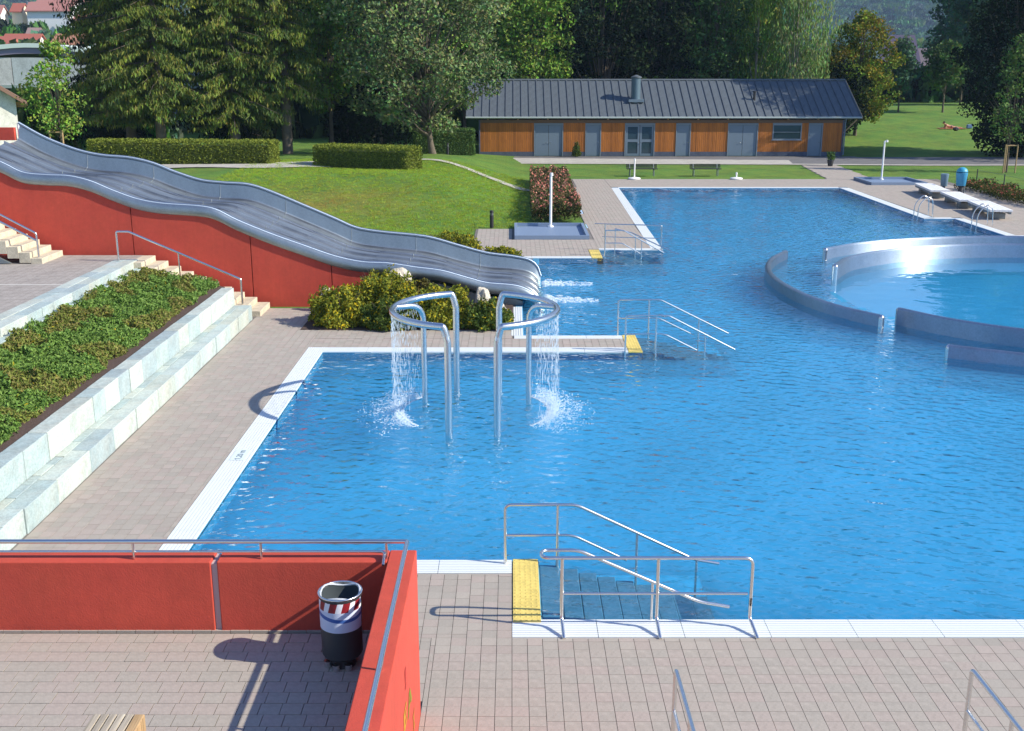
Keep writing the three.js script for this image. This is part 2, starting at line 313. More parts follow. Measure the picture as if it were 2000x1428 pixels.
{
  const regions = [ // x0, x1, d0, d1, keep
    [-0.93, 14, 6.0, 11.2], [-4.84, 0.0, 11.2, 12.85], [-4.84, -0.93, 9.9, 11.2], [-6.85, -4.84, 9.9, 29.25], [-4.84, 3.02, 24.83, 25.7], [-4.84, 0.02, 25.7, 26.6], [-5.6, -4.84, 24.83, 29.25], [-1.4, 3.2, 37.95, 41.9], [3.2, 5.2, 39.75, 46.5], [-1.4, 0, 41.9, 44.9],
    [3.05, 5.62, 46.5, 66.6], [5.62, 19.0, 61.85, 66.6], [19.0, 25.3, 48.55, 66.6], [20.1, 25.3, 43.0, 48.55], [19, 23, 66.6, 76.9],
  ];
  const PW = 0.175, PL = 0.175, list = [];
  for (const [x0, x1, d0, d1] of regions) {
    let shift = 0, run = 0;
    for (let i = Math.floor(x0 / PW + 0.01); i * PW < x1 - 0.02; i++) {
      if (run-- <= 0) { run = 1 + Math.floor(R() * 5); shift = R() < 0.5 ? 0 : 0.5; }
      for (let j = Math.floor(d0 / PL) - 1; j * PL < d1; j++) {
        const a = Math.max(d0, (j + shift) * PL), b = Math.min(d1, (j + 1 + shift) * PL), xa = Math.max(x0, i * PW), xb = Math.min(x1, (i + 1) * PW);
        if (b - a < 0.03 || xb - xa < 0.03) continue;
        if (d0 > 46 && x0 < 4 && xa < 3.05 + (a - 46.5) * 0.03) continue;
        if (d0 >= 66 && (xa < 19.2 + (a - 66.6) * 0.1 || xa > 22 + (a - 66.6) * 0.07)) continue;
        list.push([(xa + xb) / 2, (a + b) / 2, xb - xa - 0.006, b - a - 0.004, R(), R()]);
      }
    }
  }
  const near = list.filter(([x, d]) => d > 9.3 && x > -0.93 && x < 0.5 * d && d < 12.9).sort((a, b) => a[1] - b[1]).slice(0, 300);
  const big = new Set(near), unit = uvm(new THREE.BoxGeometry(1, 1, 1));
  const variants = [0, 1, 2].map((v) => { const g = new THREE.BoxGeometry(PW - 0.006, 0.03, PL - 0.004); g.translate(0, -0.015, 0); const u = uvm(g), a = u.attributes.uv; for (let i = 0; i < a.count; i++) a.setXY(i, a.getX(i) + v * 0.31, a.getY(i) + v * 0.17); return u; });
  for (const [x, d, w, l, q, p] of near) {
    const m = part('paver', variants[Math.floor(p * 3)], M.paver[Math.floor(q * 5)], deck); m.position.set(x, (p - 0.5) * 0.003, -d); m.scale.set(w / (PW - 0.006), 1, l / (PL - 0.004));
  }
  const rest = list.filter((t) => !big.has(t));
  const im = new THREE.InstancedMesh(unit, M.paverAll, rest.length), mat = new THREE.Matrix4(), c = new THREE.Color();
  rest.forEach(([x, d, w, l, q, p], i) => {
    mat.makeScale(w, 0.03, l).setPosition(x, -0.015 + (p - 0.5) * 0.003, -d); im.setMatrixAt(i, mat);
    const t = M.paver[Math.floor(q * 5)].color; im.setColorAt(i, c.copy(t).multiplyScalar(0.94 + 0.12 * p));
  });
  im.name = 'paver'; im.userData.kind = 'stuff'; im.castShadow = im.receiveShadow = true; deck.add(im);
}

// ---------- white overflow grates along the pool edge ----------
const grate = thing('gutter_grate', 'white slatted overflow grate along the pool edges', 'pool edge', [0, 0, 0], 0, null, 'structure');
function coping(x0, d0, x1, d1, w, bars) { // the pool lies to the right of the run; w wide to the left of it
  const l = Math.hypot(x1 - x0, d1 - d0), a = Math.atan2(d1 - d0, x1 - x0), list = [], n = Math.max(1, Math.round(l / 1.0));
  for (let s = 0; s < n; s++) for (let b = 0; b < bars; b++) { const pitch = w / bars, g = new THREE.BoxGeometry(l / n - 0.008, 0.03, pitch - 0.010); g.translate((s + 0.5) * (l / n) - l / 2, -0.010, -(b + 0.5) * pitch); list.push(g); }
  const base = new THREE.BoxGeometry(l, 0.02, w); base.translate(0, -0.045, -w / 2);
  const put = (g) => { g.rotateY(a); g.translate((x0 + x1) / 2, 0, -(d0 + d1) / 2); return g; };
  const m = part('grate', put(mg(list)), M.grate, grate); m.userData.kind = 'stuff'; part('channel', put(base), M.gutter, grate); return m;
}
coping(-4.84, 12.86, 0.0, 12.86, 0.40, 8);
coping(-4.42, 13.265, -4.42, 24.83, 0.41, 8);
coping(-4.42, 24.41, 2.72, 24.41, 0.41, 6);
coping(2.72, 26.01, 0.05, 26.01, 0.32, 5);
coping(0.28, 26.02, 0.28, 29.4, 0.3, 5);
coping(44, 11.63, 0.0, 11.63, 0.42, 8);
coping(-1.4, 37.6, 2.8, 37.6, 0.33, 4);
coping(3.2, 39.37, 5.55, 39.37, 0.36, 4);
coping(5.55, 39.37, 6.02, 61.4, 0.42, 5);
coping(18.48, 61.4, 18.36, 48.16, 0.5, 5);
coping(18.36, 48.16, 19.7, 48.16, 0.36, 4);
coping(19.72, 48.16, 19.72, 42.6, 0.42, 5);
coping(19.72, 42.62, 30, 42.62, 0.4, 5);
coping(6.02, 61.42, 18.48, 61.42, 0.40, 4);

// grey inlet lettering plate lying on the left edge grate
{
  const c = document.createElement('canvas'); c.width = 256; c.height = 128; const x = c.getContext('2d');
  x.fillStyle = '#d6e2e2'; x.fillRect(0, 0, 256, 128); x.fillStyle = '#3f5a63'; x.font = 'bold 74px sans-serif'; x.textAlign = 'center'; x.fillText('1,20 m', 128, 90);
  const t = new THREE.CanvasTexture(c); t.colorSpace = THREE.SRGBColorSpace;
  const g = new THREE.PlaneGeometry(0.52, 0.24); g.rotateX(-Math.PI / 2); g.rotateY(Math.PI / 2);
  const m = part('depth_marking', g, std({ map: t, roughness: 0.6 }), scene); m.position.set(-4.63, 0.0095, -17.35);
  tag(m, 'small grey depth marking on the white left pool edge', 'depth marking');
}

// ---------- yellow tactile strips and pool stairs with rails ----------
function yellowStrip(x0, x1, d0, d1, label) {
  const t = thing('tactile_strip', label, 'warning strip', [x0, 0, d0]);
  part('strip', rbox(0, x1 - x0, -0.03, 0.012, 0, d1 - d0, 0.006), M.yellow, t);
  const studs = []; for (let i = 0; i < 5; i++) for (let j = 0; j < 20; j++) studs.push(cyl(0.016, 0.012, 0.006, ((i + 0.5) * (x1 - x0)) / 5, 0.011, ((j + 0.5) * (d1 - d0)) / 20, 6));
  part('stud', studs, M.yellow, t).userData.kind = 'stuff';
}
yellowStrip(0.01, 0.345, 11.55, 13.27, 'yellow textured strip at the top of the nearest pool stairs');
yellowStrip(2.72, 3.05, 24.42, 26.02, 'yellow textured strip at the end of the paved jetty');
yellowStrip(2.80, 3.18, 37.62, 39.36, 'yellow textured strip at the farthest pool stairs by the shower');
function poolStairs(x0, d0, d1, label) {
  const t = thing('pool_stairs', label, 'stairs', [x0, 0, d0]); const w = d1 - d0;
  part('landing', rbox(0, 0.26, -0.63, -0.045, 0.01, w - 0.01, 0.012), M.tread, t);
  for (let i = 0; i < 8; i++) part('step', rbox(0.275 + i * 0.25, 0.51 + i * 0.25, -0.63, -0.10 - i * 0.058, 0.01, w - 0.01, 0.012), M.tread, t);
}
poolStairs(0.365, 11.63, 13.22, 'grey underwater stairs nearest the camera beside the yellow strip');
poolStairs(3.06, 24.52, 25.98, 'grey underwater stairs at the end of the jetty');
poolStairs(3.21, 37.62, 39.33, 'grey underwater stairs in the recess beyond the slide');
function rail(name, label, segs, group) {
  const t = thing(name, label, 'handrail', segs[0][1][0]); const [ox, oy, od] = segs[0][1][0];
  for (const [n, pts, r, b] of segs) part(n, pipe(pts.map(([x, y, d]) => [x - ox, y - oy, d - od]), r ?? 0.021, b ?? 0.09, 10), M.steel, t);
  return t;
}
// nearest stairs: guard at the deck side, U-turned into the sloping near handrail
rail('guard_rail', 'nearest steel rail with three posts looping round the near stairs', [
  ['top_rail', [[2.78, 0.3, 11.42], [2.78, 0.9, 11.42], [0.34, 0.9, 11.42], [0.34, 0.9, 11.63], [0.78, 0.9, 11.63], [2.22, 0.235, 11.63], [2.58, 0.17, 11.63]], 0.021, 0.10],
  ['mid_rail', [[0.59, 0.45, 11.42], [2.74, 0.45, 11.42]], 0.016],
  ['post', [[0.58, 0.9, 11.42], [0.58, 0.14, 11.42], [0.60, 0.005, 11.17]], 0.021, 0.05],
  ['post', [[1.69, 0.9, 11.42], [1.69, 0.14, 11.42], [1.71, 0.005, 11.17]], 0.021, 0.05],
  ['post', [[2.78, 0.4, 11.42], [2.78, 0.14, 11.42], [2.83, 0.005, 11.17]], 0.021, 0.05],
  ['post', [[1.66, 0.5, 11.63], [1.66, -0.5, 11.63]], 0.018],
]);
rail('handrail', 'sloping steel handrail on the far side of the near stairs', [
  ['top_rail', [[-0.09, 0.006, 13.15], [-0.09, 0.84, 13.15], [0.84, 0.84, 13.15], [2.42, 0.06, 13.15], [2.75, 0.0, 13.15]], 0.021, 0.09],
  ['mid_rail', [[-0.09, 0.41, 13.15], [0.80, 0.41, 13.15], [1.52, 0.05, 13.15]], 0.018],
  ['post', [[0.60, 0.84, 13.15], [0.60, -0.3, 13.15]], 0.021],
  ['post', [[1.65, 0.44, 13.15], [1.65, -0.5, 13.15]], 0.018],
  ['post', [[2.45, 0.05, 13.15], [2.45, -0.6, 13.15]], 0.018],
]);
rail('handrail', 'far steel handrail of the jetty stairs', [
  ['top_rail', [[2.62, 0.006, 26.03], [2.62, 0.90, 26.03], [3.65, 0.90, 26.03], [5.36, 0.05, 26.03]], 0.021, 0.07],
  ['mid_rail', [[2.62, 0.44, 26.03], [3.62, 0.44, 26.03], [4.42, 0.05, 26.03]], 0.018],
  ['post', [[3.38, 0.9, 26.03], [3.38, -0.3, 26.03]], 0.02], ['post', [[4.62, 0.42, 26.03], [4.62, -0.6, 26.03]], 0.018],
]);
rail('handrail', 'near steel handrail of the jetty stairs beside the yellow strip', [
  ['top_rail', [[2.64, -0.3, 24.42], [2.64, 0.86, 24.42], [3.62, 0.86, 24.42], [5.2, 0.05, 24.42]], 0.021, 0.07],
  ['mid_rail', [[2.66, 0.42, 24.42], [3.55, 0.42, 24.42], [4.32, 0.03, 24.42]], 0.018],
  ['post', [[3.35, 0.86, 24.42], [3.35, -0.6, 24.42]], 0.02], ['post', [[4.5, 0.4, 24.42], [4.5, -0.6, 24.42]], 0.018],
]);
rail('guard_rail', 'far steel guard rail around the stairs in the recess beyond the slide', [
  ['top_rail', [[5.42, 0.01, 39.0], [5.42, 0.95, 39.0], [3.02, 0.95, 39.45]], 0.02, 0.06], ['mid_rail', [[5.42, 0.48, 39.0], [3.3, 0.48, 39.4]], 0.015],
  ['post', [[3.4, 0.94, 39.4], [3.4, 0.0, 39.4]], 0.02],
]);
rail('handrail', 'sloping steel handrail over the stairs in the recess beyond the slide', [
  ['top_rail', [[3.3, 0.0, 38.1], [3.3, 0.9, 38.1], [3.95, 0.9, 38.1], [5.4, 0.1, 38.1]], 0.02, 0.06], ['mid_rail', [[3.3, 0.45, 38.1], [3.9, 0.45, 38.1], [4.6, 0.05, 38.1]], 0.016],
  ['post', [[4.6, 0.55, 38.1], [4.6, -0.5, 38.1]], 0.018],
]);
rail('handrail', 'outer sloping steel handrail at the edge of the recess stairs', [
  ['top_rail', [[3.7, 0.86, 38.8], [4.3, 0.72, 38.8], [5.9, 0.06, 37.9]], 0.02, 0.06], ['post', [[4.45, 0.68, 38.75], [4.45, -0.5, 38.75]], 0.018], ['post', [[3.72, 0.86, 38.8], [3.72, -0.3, 38.8]], 0.018],
]);
// rails of the steps below the camera
for (const [x, side] of [[1.52, 'left'], [4.27, 'right']]) rail('handrail', side === 'left' ? 'steel stair rail at the bottom edge under the near stairs' : 'steel stair rail in the bottom right corner on the pavers', [
  ['top_rail', [[x, 0.006, 8.93], [x, 0.95, 8.93], [x, 1.02, 5.2], [x, 0.3, 5.0]], 0.021, 0.05], ['mid_rail', [[x, 0.52, 8.93], [x, 0.55, 5.2]], 0.017], ['post', [[x, 0.97, 8.1], [x, 0.006, 8.1]], 0.019], ['post', [[x, 0.99, 6.6], [x, 0.006, 6.6]], 0.019],
]);

// ---------- curved flow channel walls of stainless steel ----------
function curvedWall(label, pts, top, ends) {
  const t = thing('curved_wall', label, 'pool wall', [pts[0][0], 0, pts[0][1]]);
  const c = smoothPts(pts.map(([x, d]) => [x - pts[0][0], 0, d - pts[0][1]]), 60), th = 0.09, y0 = -0.63, pos = [], uv = [], idx = []; let len = 0;
  const prof = [[-th, y0], [-th, top - 0.06], [-th * 0.75, top - 0.02], [0, top], [th * 0.75, top - 0.02], [th, top - 0.06], [th, y0]];
  c.forEach((p, i) => {
    const a = c[Math.max(0, i - 1)], b = c[Math.min(c.length - 1, i + 1)], tx = b.x - a.x, tz = b.z - a.z, l = Math.hypot(tx, tz); if (i) len += p.distanceTo(c[i - 1]);
    for (const [o, y] of prof) { pos.push(p.x - (tz / l) * o, y, p.z + (tx / l) * o); uv.push(len, y); }
  });
  const n = prof.length;
  for (let i = 0; i < c.length - 1; i++) for (let k = 0; k < n - 1; k++) { const a = i * n + k, b = a + n; idx.push(a, b, a + 1, b, b + 1, a + 1); }
  const g = new THREE.BufferGeometry(); g.setAttribute('position', new THREE.Float32BufferAttribute(pos, 3)); g.setAttribute('uv', new THREE.Float32BufferAttribute(uv, 2)); g.setIndex(idx); g.computeVertexNormals();
  part('wall', g, M.poolSteel, t);
  for (const e of ends) { const p = c[e ? c.length - 1 : 0], q = new THREE.CapsuleGeometry(th, top - th - y0, 4, 14); q.translate(p.x, (top - th + y0) / 2, p.z); part('rounded_end', q, M.steel, t); }
  return t;
}
curvedWall('low curved steel wall bulging left in open water', [[9.6, 37.6], [8.75, 36.0], [8.2, 34.2], [8.02, 32.2], [8.3, 29.8], [8.85, 28.2], [9.5, 27.15]], 0.28, [0, 1]);
curvedWall('farthest curved steel wall behind the calm round basin', [[10.99, 37.6], [12.4, 38.75], [14.3, 39.7], [17, 40.4], [19.5, 40.4], [23, 39.2]], 0.36, [0, 1]);
curvedWall('curved steel wall along the back of the calm round basin, glaring in the sun', [[10.2, 33.7], [11.1, 35.2], [12.5, 36.45], [14.3, 37.4], [16.6, 37.9], [19.2, 37.7], [22, 36]], 0.46, [0, 1]);
curvedWall('curved steel wall in front of the calm round basin at the right edge', [[10.05, 27.4], [10.75, 26.3], [11.9, 25.2], [13.6, 24.3], [16, 23.8], [19, 24.3]], 0.42, [0, 1]);
curvedWall('lowest curved steel wall at the right edge nearest the camera', [[10.05, 24.05], [11.0, 23.5], [12.6, 22.7], [15, 22.0], [18, 22]], 0.27, [0, 1]);

// ---------- fountain: two steel half rings on legs, with falling water ----------
const FC = [-0.70, 19.95], FR = 1.55;
function fountainHalf(side, label) {
  const t = thing('water_arch', label, 'fountain', [FC[0] + side * FR, 0, FC[1]]), ox = FC[0] + side * FR, od = FC[1];
  const at = (a, r = FR) => [FC[0] + side * r * Math.cos(a) - ox, 1.98, FC[1] + r * Math.sin(a) - od];
  const A = 1.22, arc = []; for (let i = 0; i <= 30; i++) arc.push(at(-A + (2 * A * i) / 30));
  const s = at(-A), e = at(A), inw = -side * 0.08;
  const pts = [V(s[0] + inw * 1.2, -0.63, s[2] - 0.02), V(s[0] + inw * 1.2, 1.70, s[2] - 0.02)];
  const bend = (p) => { const o = []; for (let i = 1; i < 7; i++) { const u = (i / 7) * Math.PI / 2; o.push(V(p[0] + inw * 1.2 * (1 - i / 7), 1.70 + 0.28 * Math.sin(u), p[2])); } return o; };
  const ring = [...pts, ...bend(s), ...arc.map((p) => V(...p)), ...bend(e).reverse(), V(e[0] + inw * 1.2, 1.70, e[2]), V(e[0] + inw * 1.2, -0.63, e[2])];
  part('ring_pipe', tube(ring, 0.064, 14), M.steel, t);
  const m = 0.55, k = at(m, 0.78 * FR), q = at(0.12);
  part('support_leg', tube([...rounded([V(k[0], -0.63, k[2]), V(k[0], 1.93, k[2]), V(q[0], 1.98, q[2])], 0.34)], 0.055, 12), M.steel, t);
  // falling streams
  const drops = [], r = mulberry(side > 0 ? 21 : 22);
  for (let i = 0; i < 74; i++) {
    const a = -0.74 + (1.48 * (i + 0.5)) / 74; let y = 1.9;
    while (y > 0) {
      const fall = 1.95 - y, l = 0.05 + 0.07 * r() + fall * 0.03, spread = 0.012 + 0.02 * fall, rad = 0.0022 + 0.0016 * r();
      const p = at(a + (r() - 0.5) * spread, FR + 0.02 + (r() - 0.5) * spread * 2), g = new THREE.OctahedronGeometry(1, 1); g.scale(rad, l / 2, rad); g.translate(p[0], y - l / 2, -p[2]); drops.push(g);
      y -= l + 0.03 + r() * (0.05 + fall * 0.10);
    }
  }
  const wc = part('water_curtain', drops, M.foam, scene); wc.position.set(ox, 0, -od);
  tag(wc, side > 0 ? 'curtain of falling water under the right fountain arch' : 'curtain of falling water under the left fountain arch', 'falling water', null, 'stuff');
  const sp = [];
  for (let i = 0; i < 2600; i++) {
    const a = -0.68 + 1.36 * r(), out = Math.pow(r(), 3.5) * 0.5, p = at(a + (r() - 0.5) * 0.1, FR + (r() < 0.6 ? out : -out * 0.35)), h = Math.max(0, 0.22 * Math.pow(r(), 2) * (1 - out)), s2 = 0.003 + 0.008 * r() * (1 - out * 0.6);
    const g = new THREE.OctahedronGeometry(1, 0); g.scale(s2 * (1.4 + 2.6 * r() * (0.3 + out * 2)), s2 * (0.4 + 0.7 * r()), s2 * (0.6 + 0.6 * r())); g.rotateY((side < 0 ? Math.PI - a : a) * 1 + (r() - 0.5) * 0.9); g.translate(p[0], -0.02 + h, -p[2]); sp.push(g);
  }
  for (let i = 0; i < 900; i++) { // flecks of foam floating on the surface
    const a = -0.75 + 1.5 * r(), out = Math.pow(r(), 5) * 0.9, p = at(a, FR + out - 0.14), s2 = 0.005 + 0.013 * r() * (1 - out * 0.8);
    const g = new THREE.SphereGeometry(1, 7, 4); g.scale(s2 * 1.8, 0.010, s2 * (0.4 + 0.6 * r())); g.rotateY(Math.atan2(side * Math.sin(a), Math.cos(a)) + (side < 0 ? 0 : 0) + (r() - 0.5)); g.translate(p[0], -0.018, -p[2]); sp.push(g);
  }
  const f = part('splash', sp, M.foam, scene); f.position.set(ox, 0, -od);
  tag(f, side > 0 ? 'white splash and foam where the right fountain curtain hits the pool' : 'white splash and foam where the left fountain curtain hits the pool', 'splash', null, 'stuff');
}
fountainHalf(-1, 'left steel fountain pipe arch standing on legs in the pool');
fountainHalf(1, 'right steel fountain pipe arch standing on legs in the pool');

// ---------- wide steel wave slide on its red wall ----------
const FRONT = [[-16.5, 4.45], [-14.6, 4.25], [-13.83, 3.96], [-13.28, 3.69], [-12.66, 3.62], [-12.03, 3.59], [-11.46, 3.45], [-10.9, 3.21], [-10.24, 2.97], [-9.57, 2.85], [-8.59, 2.78], [-8.11, 2.68], [-7.54, 2.39], [-6.68, 2.03], [-5.72, 1.68], [-4.92, 1.4], [-4.18, 1.24], [-3.44, 1.2], [-2.7, 1.09], [-1.96, 0.99], [-1.21, 0.78], [-0.71, 0.65], [0.03, 0.58], [0.43, 0.45], [0.73, 0.22], [0.86, -0.05]];
const BACK = [[-15.0, 4.81], [-14.25, 4.38], [-13.35, 4.02], [-12.6, 3.85], [-11.73, 3.77], [-11.04, 3.61], [-10.34, 3.33], [-9.59, 3.09], [-8.88, 3.01], [-8.16, 2.96], [-7.51, 2.76], [-6.42, 2.3], [-5.54, 1.92], [-4.88, 1.63], [-4.15, 1.5], [-3.04, 1.39], [-2.48, 1.3], [-1.65, 1.06], [-0.8, 0.83], [0.03, 0.72], [0.55, 0.6], [0.82, 0.35], [0.93, -0.05]];
const curveY = (l) => { const c = new THREE.SplineCurve(l.map(([x, y]) => new THREE.Vector2(x, y))).getPoints(400); return (x) => { if (x <= c[0].x) return c[0].y; for (let i = 1; i < c.length; i++) if (c[i].x >= x) { const a = c[i - 1], b = c[i]; return a.y + ((b.y - a.y) * (x - a.x)) / Math.max(1e-6, b.x - a.x); } return c[c.length - 1].y; }; };
const fY = curveY(FRONT), bY = curveY(BACK), DF = 29.62, DB = 33.6;
{
  const t = thing('wave_slide', 'wide wavy stainless steel slide running down into the pool', 'water slide', [0, 0, 0]);
  const xs = []; for (let x = -15.0; x <= 0.9; x += 0.1) xs.push(x);
  const loft = (prof, i0, i1) => { // prof(x) -> list of [d, y]
    const pos = [], uv = [], idx = []; let n = 0;
    for (let i = i0; i <= i1; i++) { const p = prof(xs[i]); n = p.length; let s = 0; p.forEach(([d, y], k) => { if (k) s += Math.hypot(d - p[k - 1][0], y - p[k - 1][1]); pos.push(xs[i], y, -d); uv.push(xs[i], s); }); }
    for (let i = 0; i < i1 - i0; i++) for (let k = 0; k < n - 1; k++) { const a = i * n + k, b = a + n; idx.push(a, b, a + 1, b, b + 1, a + 1); }
    const g = new THREE.BufferGeometry(); g.setAttribute('position', new THREE.Float32BufferAttribute(pos, 3)); g.setAttribute('uv', new THREE.Float32BufferAttribute(uv, 2)); g.setIndex(idx); g.computeVertexNormals(); return strip(g);
  };
  const bed = (x) => { const wall = 0.5 - 0.1 * sm(-2, 0.9, x), y0 = fY(x) - 0.16, y1 = bY(x) - wall, p = [], N = 4, w = DB - DF - 0.34;
    for (let k = 0; k < N; k++) for (const [u, r] of [[0, 0.075], [0.025, 0.06], [0.05, 0.0], [0.28, -0.03], [0.5, -0.035], [0.72, -0.03], [0.95, 0.0], [0.975, 0.06]]) { const v = (k + u) / N; p.push([DF + 0.17 + w * v, y0 + (y1 - y0) * v + r]); }
    p.push([DB - 0.17, y1 + 0.02]); return p; };
  const side = (x) => { const y1 = bY(x) - (0.5 - 0.1 * sm(-2, 0.9, x)); return [[DB - 0.17, y1 + 0.02], [DB - 0.12, y1 + 0.035], [DB - 0.08, y1 + 0.09], [DB - 0.03, bY(x) - 0.05]]; };
  const inner = (x) => [[DF + 0.05, fY(x) - 0.02], [DF + 0.08, fY(x) - 0.10], [DF + 0.17, fY(x) - 0.115]];
  const step = 20;
  for (let i = 0; i < xs.length - 1; i += step) {
    const j = Math.min(xs.length - 1, i + step);
    part('slide_section', [loft(bed, i, j), loft(inner, i, j)], M.slideSteel, t); part('side_wall', loft(side, i, j), M.sideSteel, t);
    const x = xs[i]; if (i) part('joint', tube([...bed(x), ...side(x)].map(([d, y]) => V(x, y + 0.004, d)), 0.009, 5), M.steelDark, t);
  }
  part('fascia', loft((x) => [[DF - 0.04, fY(x) - 0.30], [DF - 0.12, fY(x) - 0.25], [DF - 0.14, fY(x) - 0.08], [DF - 0.04, fY(x) - 0.0]], 0, xs.length - 1), M.sideSteel, t);
  part('back_panel', loft((x) => [[DB, bY(x) - 0.04], [DB + 0.02, bY(x) - 0.7]], 0, xs.length - 1), M.slideSteel, t);
  part('rim', tube(xs.map((x) => V(x, fY(x) - 0.02, DF)), 0.055, 10), M.poolSteel, t);
  part('rim', tube(xs.map((x) => V(x, bY(x), DB)), 0.05, 10), M.poolSteel, t);
  part('rim', tube([V(-15, bY(-15), DB), V(-15, bY(-15) - 0.65, DB)], 0.05, 10), M.white, t);
  part('end_lip', tube(bed(0.9).map(([d, y]) => V(0.9, y, d)), 0.04, 8), M.poolSteel, t);
  // support wall of red panels
  const wall = thing('slide_wall', 'tall red wall carrying the steel slide', 'wall', [0, 0, 0]);
  const cuts = [-20, -15.2, -10.42, -7.2, -5.0, -3.9];
  for (let c = 0; c < cuts.length - 1; c++) {
    const a = cuts[c] + 0.012, b = cuts[c + 1] - 0.012, top = []; for (let x = b; x > a; x -= 0.15) top.push([x, Math.min(4.3, fY(x) - 0.26)]); top.push([a, Math.min(4.3, fY(a) - 0.26)]);
    part('wall_panel', prism([[a, -0.1], [b, -0.1], ...top], 29.56, 29.80), M.red, wall);
  }
  const low = []; for (let x = 0.3; x > -3.9; x -= 0.2) low.push([x, fY(x) - 0.42]);
  const core = []; for (let x = 0.3; x > -20; x -= 0.2) core.push([x, fY(x) - 0.6]); part('inner_wall', prism([[-20, -0.1], [0.3, -0.1], ...core], 29.82, 33.2), M.steelDark, wall);
  part('grey_base', prism([[-3.9, -0.1], [0.3, -0.1], ...low, [-3.9, fY(-3.9) - 0.42]], 29.75, 29.81), M.steelDark, wall);
  part('platform_wall', box2(-20, -15.1, 4.3, 4.68, 33.45, 33.6), M.red, wall);
  // foam at the end of the slide
  const sp = [], r = mulberry(55);
  for (let i = 0; i < 620; i++) {
    const lane = r() < 0.5 ? 30.4 : 32.9, o = Math.pow(r(), 1.7) * 1.5, g = new THREE.OctahedronGeometry(1, 0), s = 0.012 + 0.03 * r() * (1 - o / 2);
    g.scale(s * (1 + 2.5 * r()), s * 0.7, s); g.translate(1.0 + o, -0.02 + 0.1 * r() * r() * (1 - o / 1.6), -(lane + (r() - 0.5) * 0.9 * (1 - 0.3 * o))); sp.push(g);
  }
  tag(part('splash', sp, M.foam, scene), 'white foam in the water at the bottom of the slide', 'splash', null, 'stuff');
}

// ---------- upper terrace, stone benches, planted slope, stairs at the left ----------
{
  const t = thing('upper_terrace', 'raised paved terrace at the left above the planted slope', 'terrace', [0, 0, 0], 0, null, 'structure');
  part('paving', box2(-24, -10.12, 1.2, 1.45, 8, 29.40), std({ color: rgb(0.40, 0.36, 0.33), roughness: 0.9, map: mul(mottle, 1) }), t);
  const lines = []; for (const d of [25.1]) lines.push(box2(-24, -10.3, 1.452, 1.456, d, d + 0.05));
  part('joint_strip', lines, std({ color: rgb(0.66, 0.64, 0.58), roughness: 0.9 }), t);
  const joints = []; for (let d = 8; d < 29.3; d += 0.35) joints.push(box2(-24, -10.15, 1.4505, 1.4512, d, d + 0.006)); for (let x = -15; x < -10.2; x += 0.175) joints.push(box2(x, x + 0.005, 1.4503, 1.451, 8, 29.3));
  part('paver_joint', joints, M.paverBase, t).userData.kind = 'stuff';
}
function stoneRun(name, label, d0, d1, cross) { // cross: list of [x0, x1, y0, y1, block length]
  const t = thing(name, label, 'stone bench', [0, 0, 0]);
  for (const [x0, x1, y0, y1, l] of cross) {
    let d = d0 + R() * 0.2;
    while (d < d1 - 0.05) { const e = Math.min(d1, d + l * rr(0.6, 1.4)), j = rr(-0.010, 0.010); const m = part('stone_block', rbox(x0 + j, x1 + j, y0, y1 + rr(-0.006, 0.004), d + 0.006, e - 0.006, 0.014), M.stone[Math.floor(R() * 5)], t); d = e; }
  }
  return t;
}
stoneRun('stone_bench', 'long stepped white stone bench beside the paved walkway', 10.5, 27.9, [[-7.16, -6.86, -0.1, 0.375, 0.95], [-7.5, -7.165, 0.02, 0.37, 0.55], [-7.62, -7.30, 0.372, 0.84, 0.9]]);
stoneRun('stone_edging', 'white stone edging along the upper terrace above the planted slope', 10.5, 28.6, [[-10.3, -9.98, 1.05, 1.475, 0.9], [-10.6, -10.305, 1.1, 1.47, 0.6], [-9.97, -9.78, 0.95, 1.30, 0.9]]);
part('soil', prism([[-9.8, 0.3], [-7.62, 0.3], [-7.62, 0.80], [-7.9, 0.86], [-9.8, 1.16]], 10.5, 28.2), M.soil, (() => { const t = thing('planting_soil', 'dark soil strip of the planted slope behind the stone bench', 'soil', [0, 0, 0], 0, null, 'structure'); return t; })());
{
  const t = thing('terrace_stairs', 'cream stone stairs leading down beside the red slide wall', 'stairs', [-6.72, 0, 28.2]);
  for (let i = 0; i < 10; i++) part('step', rbox(-0.34 * (i + 1), -0.34 * i, -0.02, 0.145 * (i + 1), 0, 1.18, 0.012), M.cream, t);
  rail('handrail', 'steel handrail on the cream stairs by the red wall', [
    ['top_rail', [[-10.42, 1.46, 28.35], [-10.42, 2.25, 28.35], [-10.1, 2.25, 28.35], [-7.22, 0.98, 28.35], [-7.22, 0.28, 28.35]], 0.028, 0.05], ['post', [[-8.83, 1.68, 28.35], [-8.83, 0.9, 28.35]], 0.02],
  ]);
  const u = thing('upper_stairs', 'cream stone stairs rising at the left edge from the upper terrace', 'stairs', [-12.3, 1.45, 28.0]);
  for (let i = 0; i < 10; i++) part('step', rbox(-0.30 * (i + 1), -0.30 * i, 0.12 * i - 0.1, 0.15 * (i + 1), 0, 1.35, 0.012), M.cream, u);
  part('stringer', prism([[-0.8, 0.02], [-3, 0.02], [-3, 1.05], [-2.6, 0.95]], -0.06, 0.02), M.steelDark, u);
  rail('handrail', 'steel handrail on the upper stairs at the left edge', [['top_rail', [[-12.42, 1.62, 28.1], [-12.42, 2.24, 28.1], [-15.4, 3.9, 28.1]], 0.026, 0.05], ['mid_rail', [[-12.45, 2.05, 28.12], [-15.4, 3.68, 28.12]], 0.03]]);
}

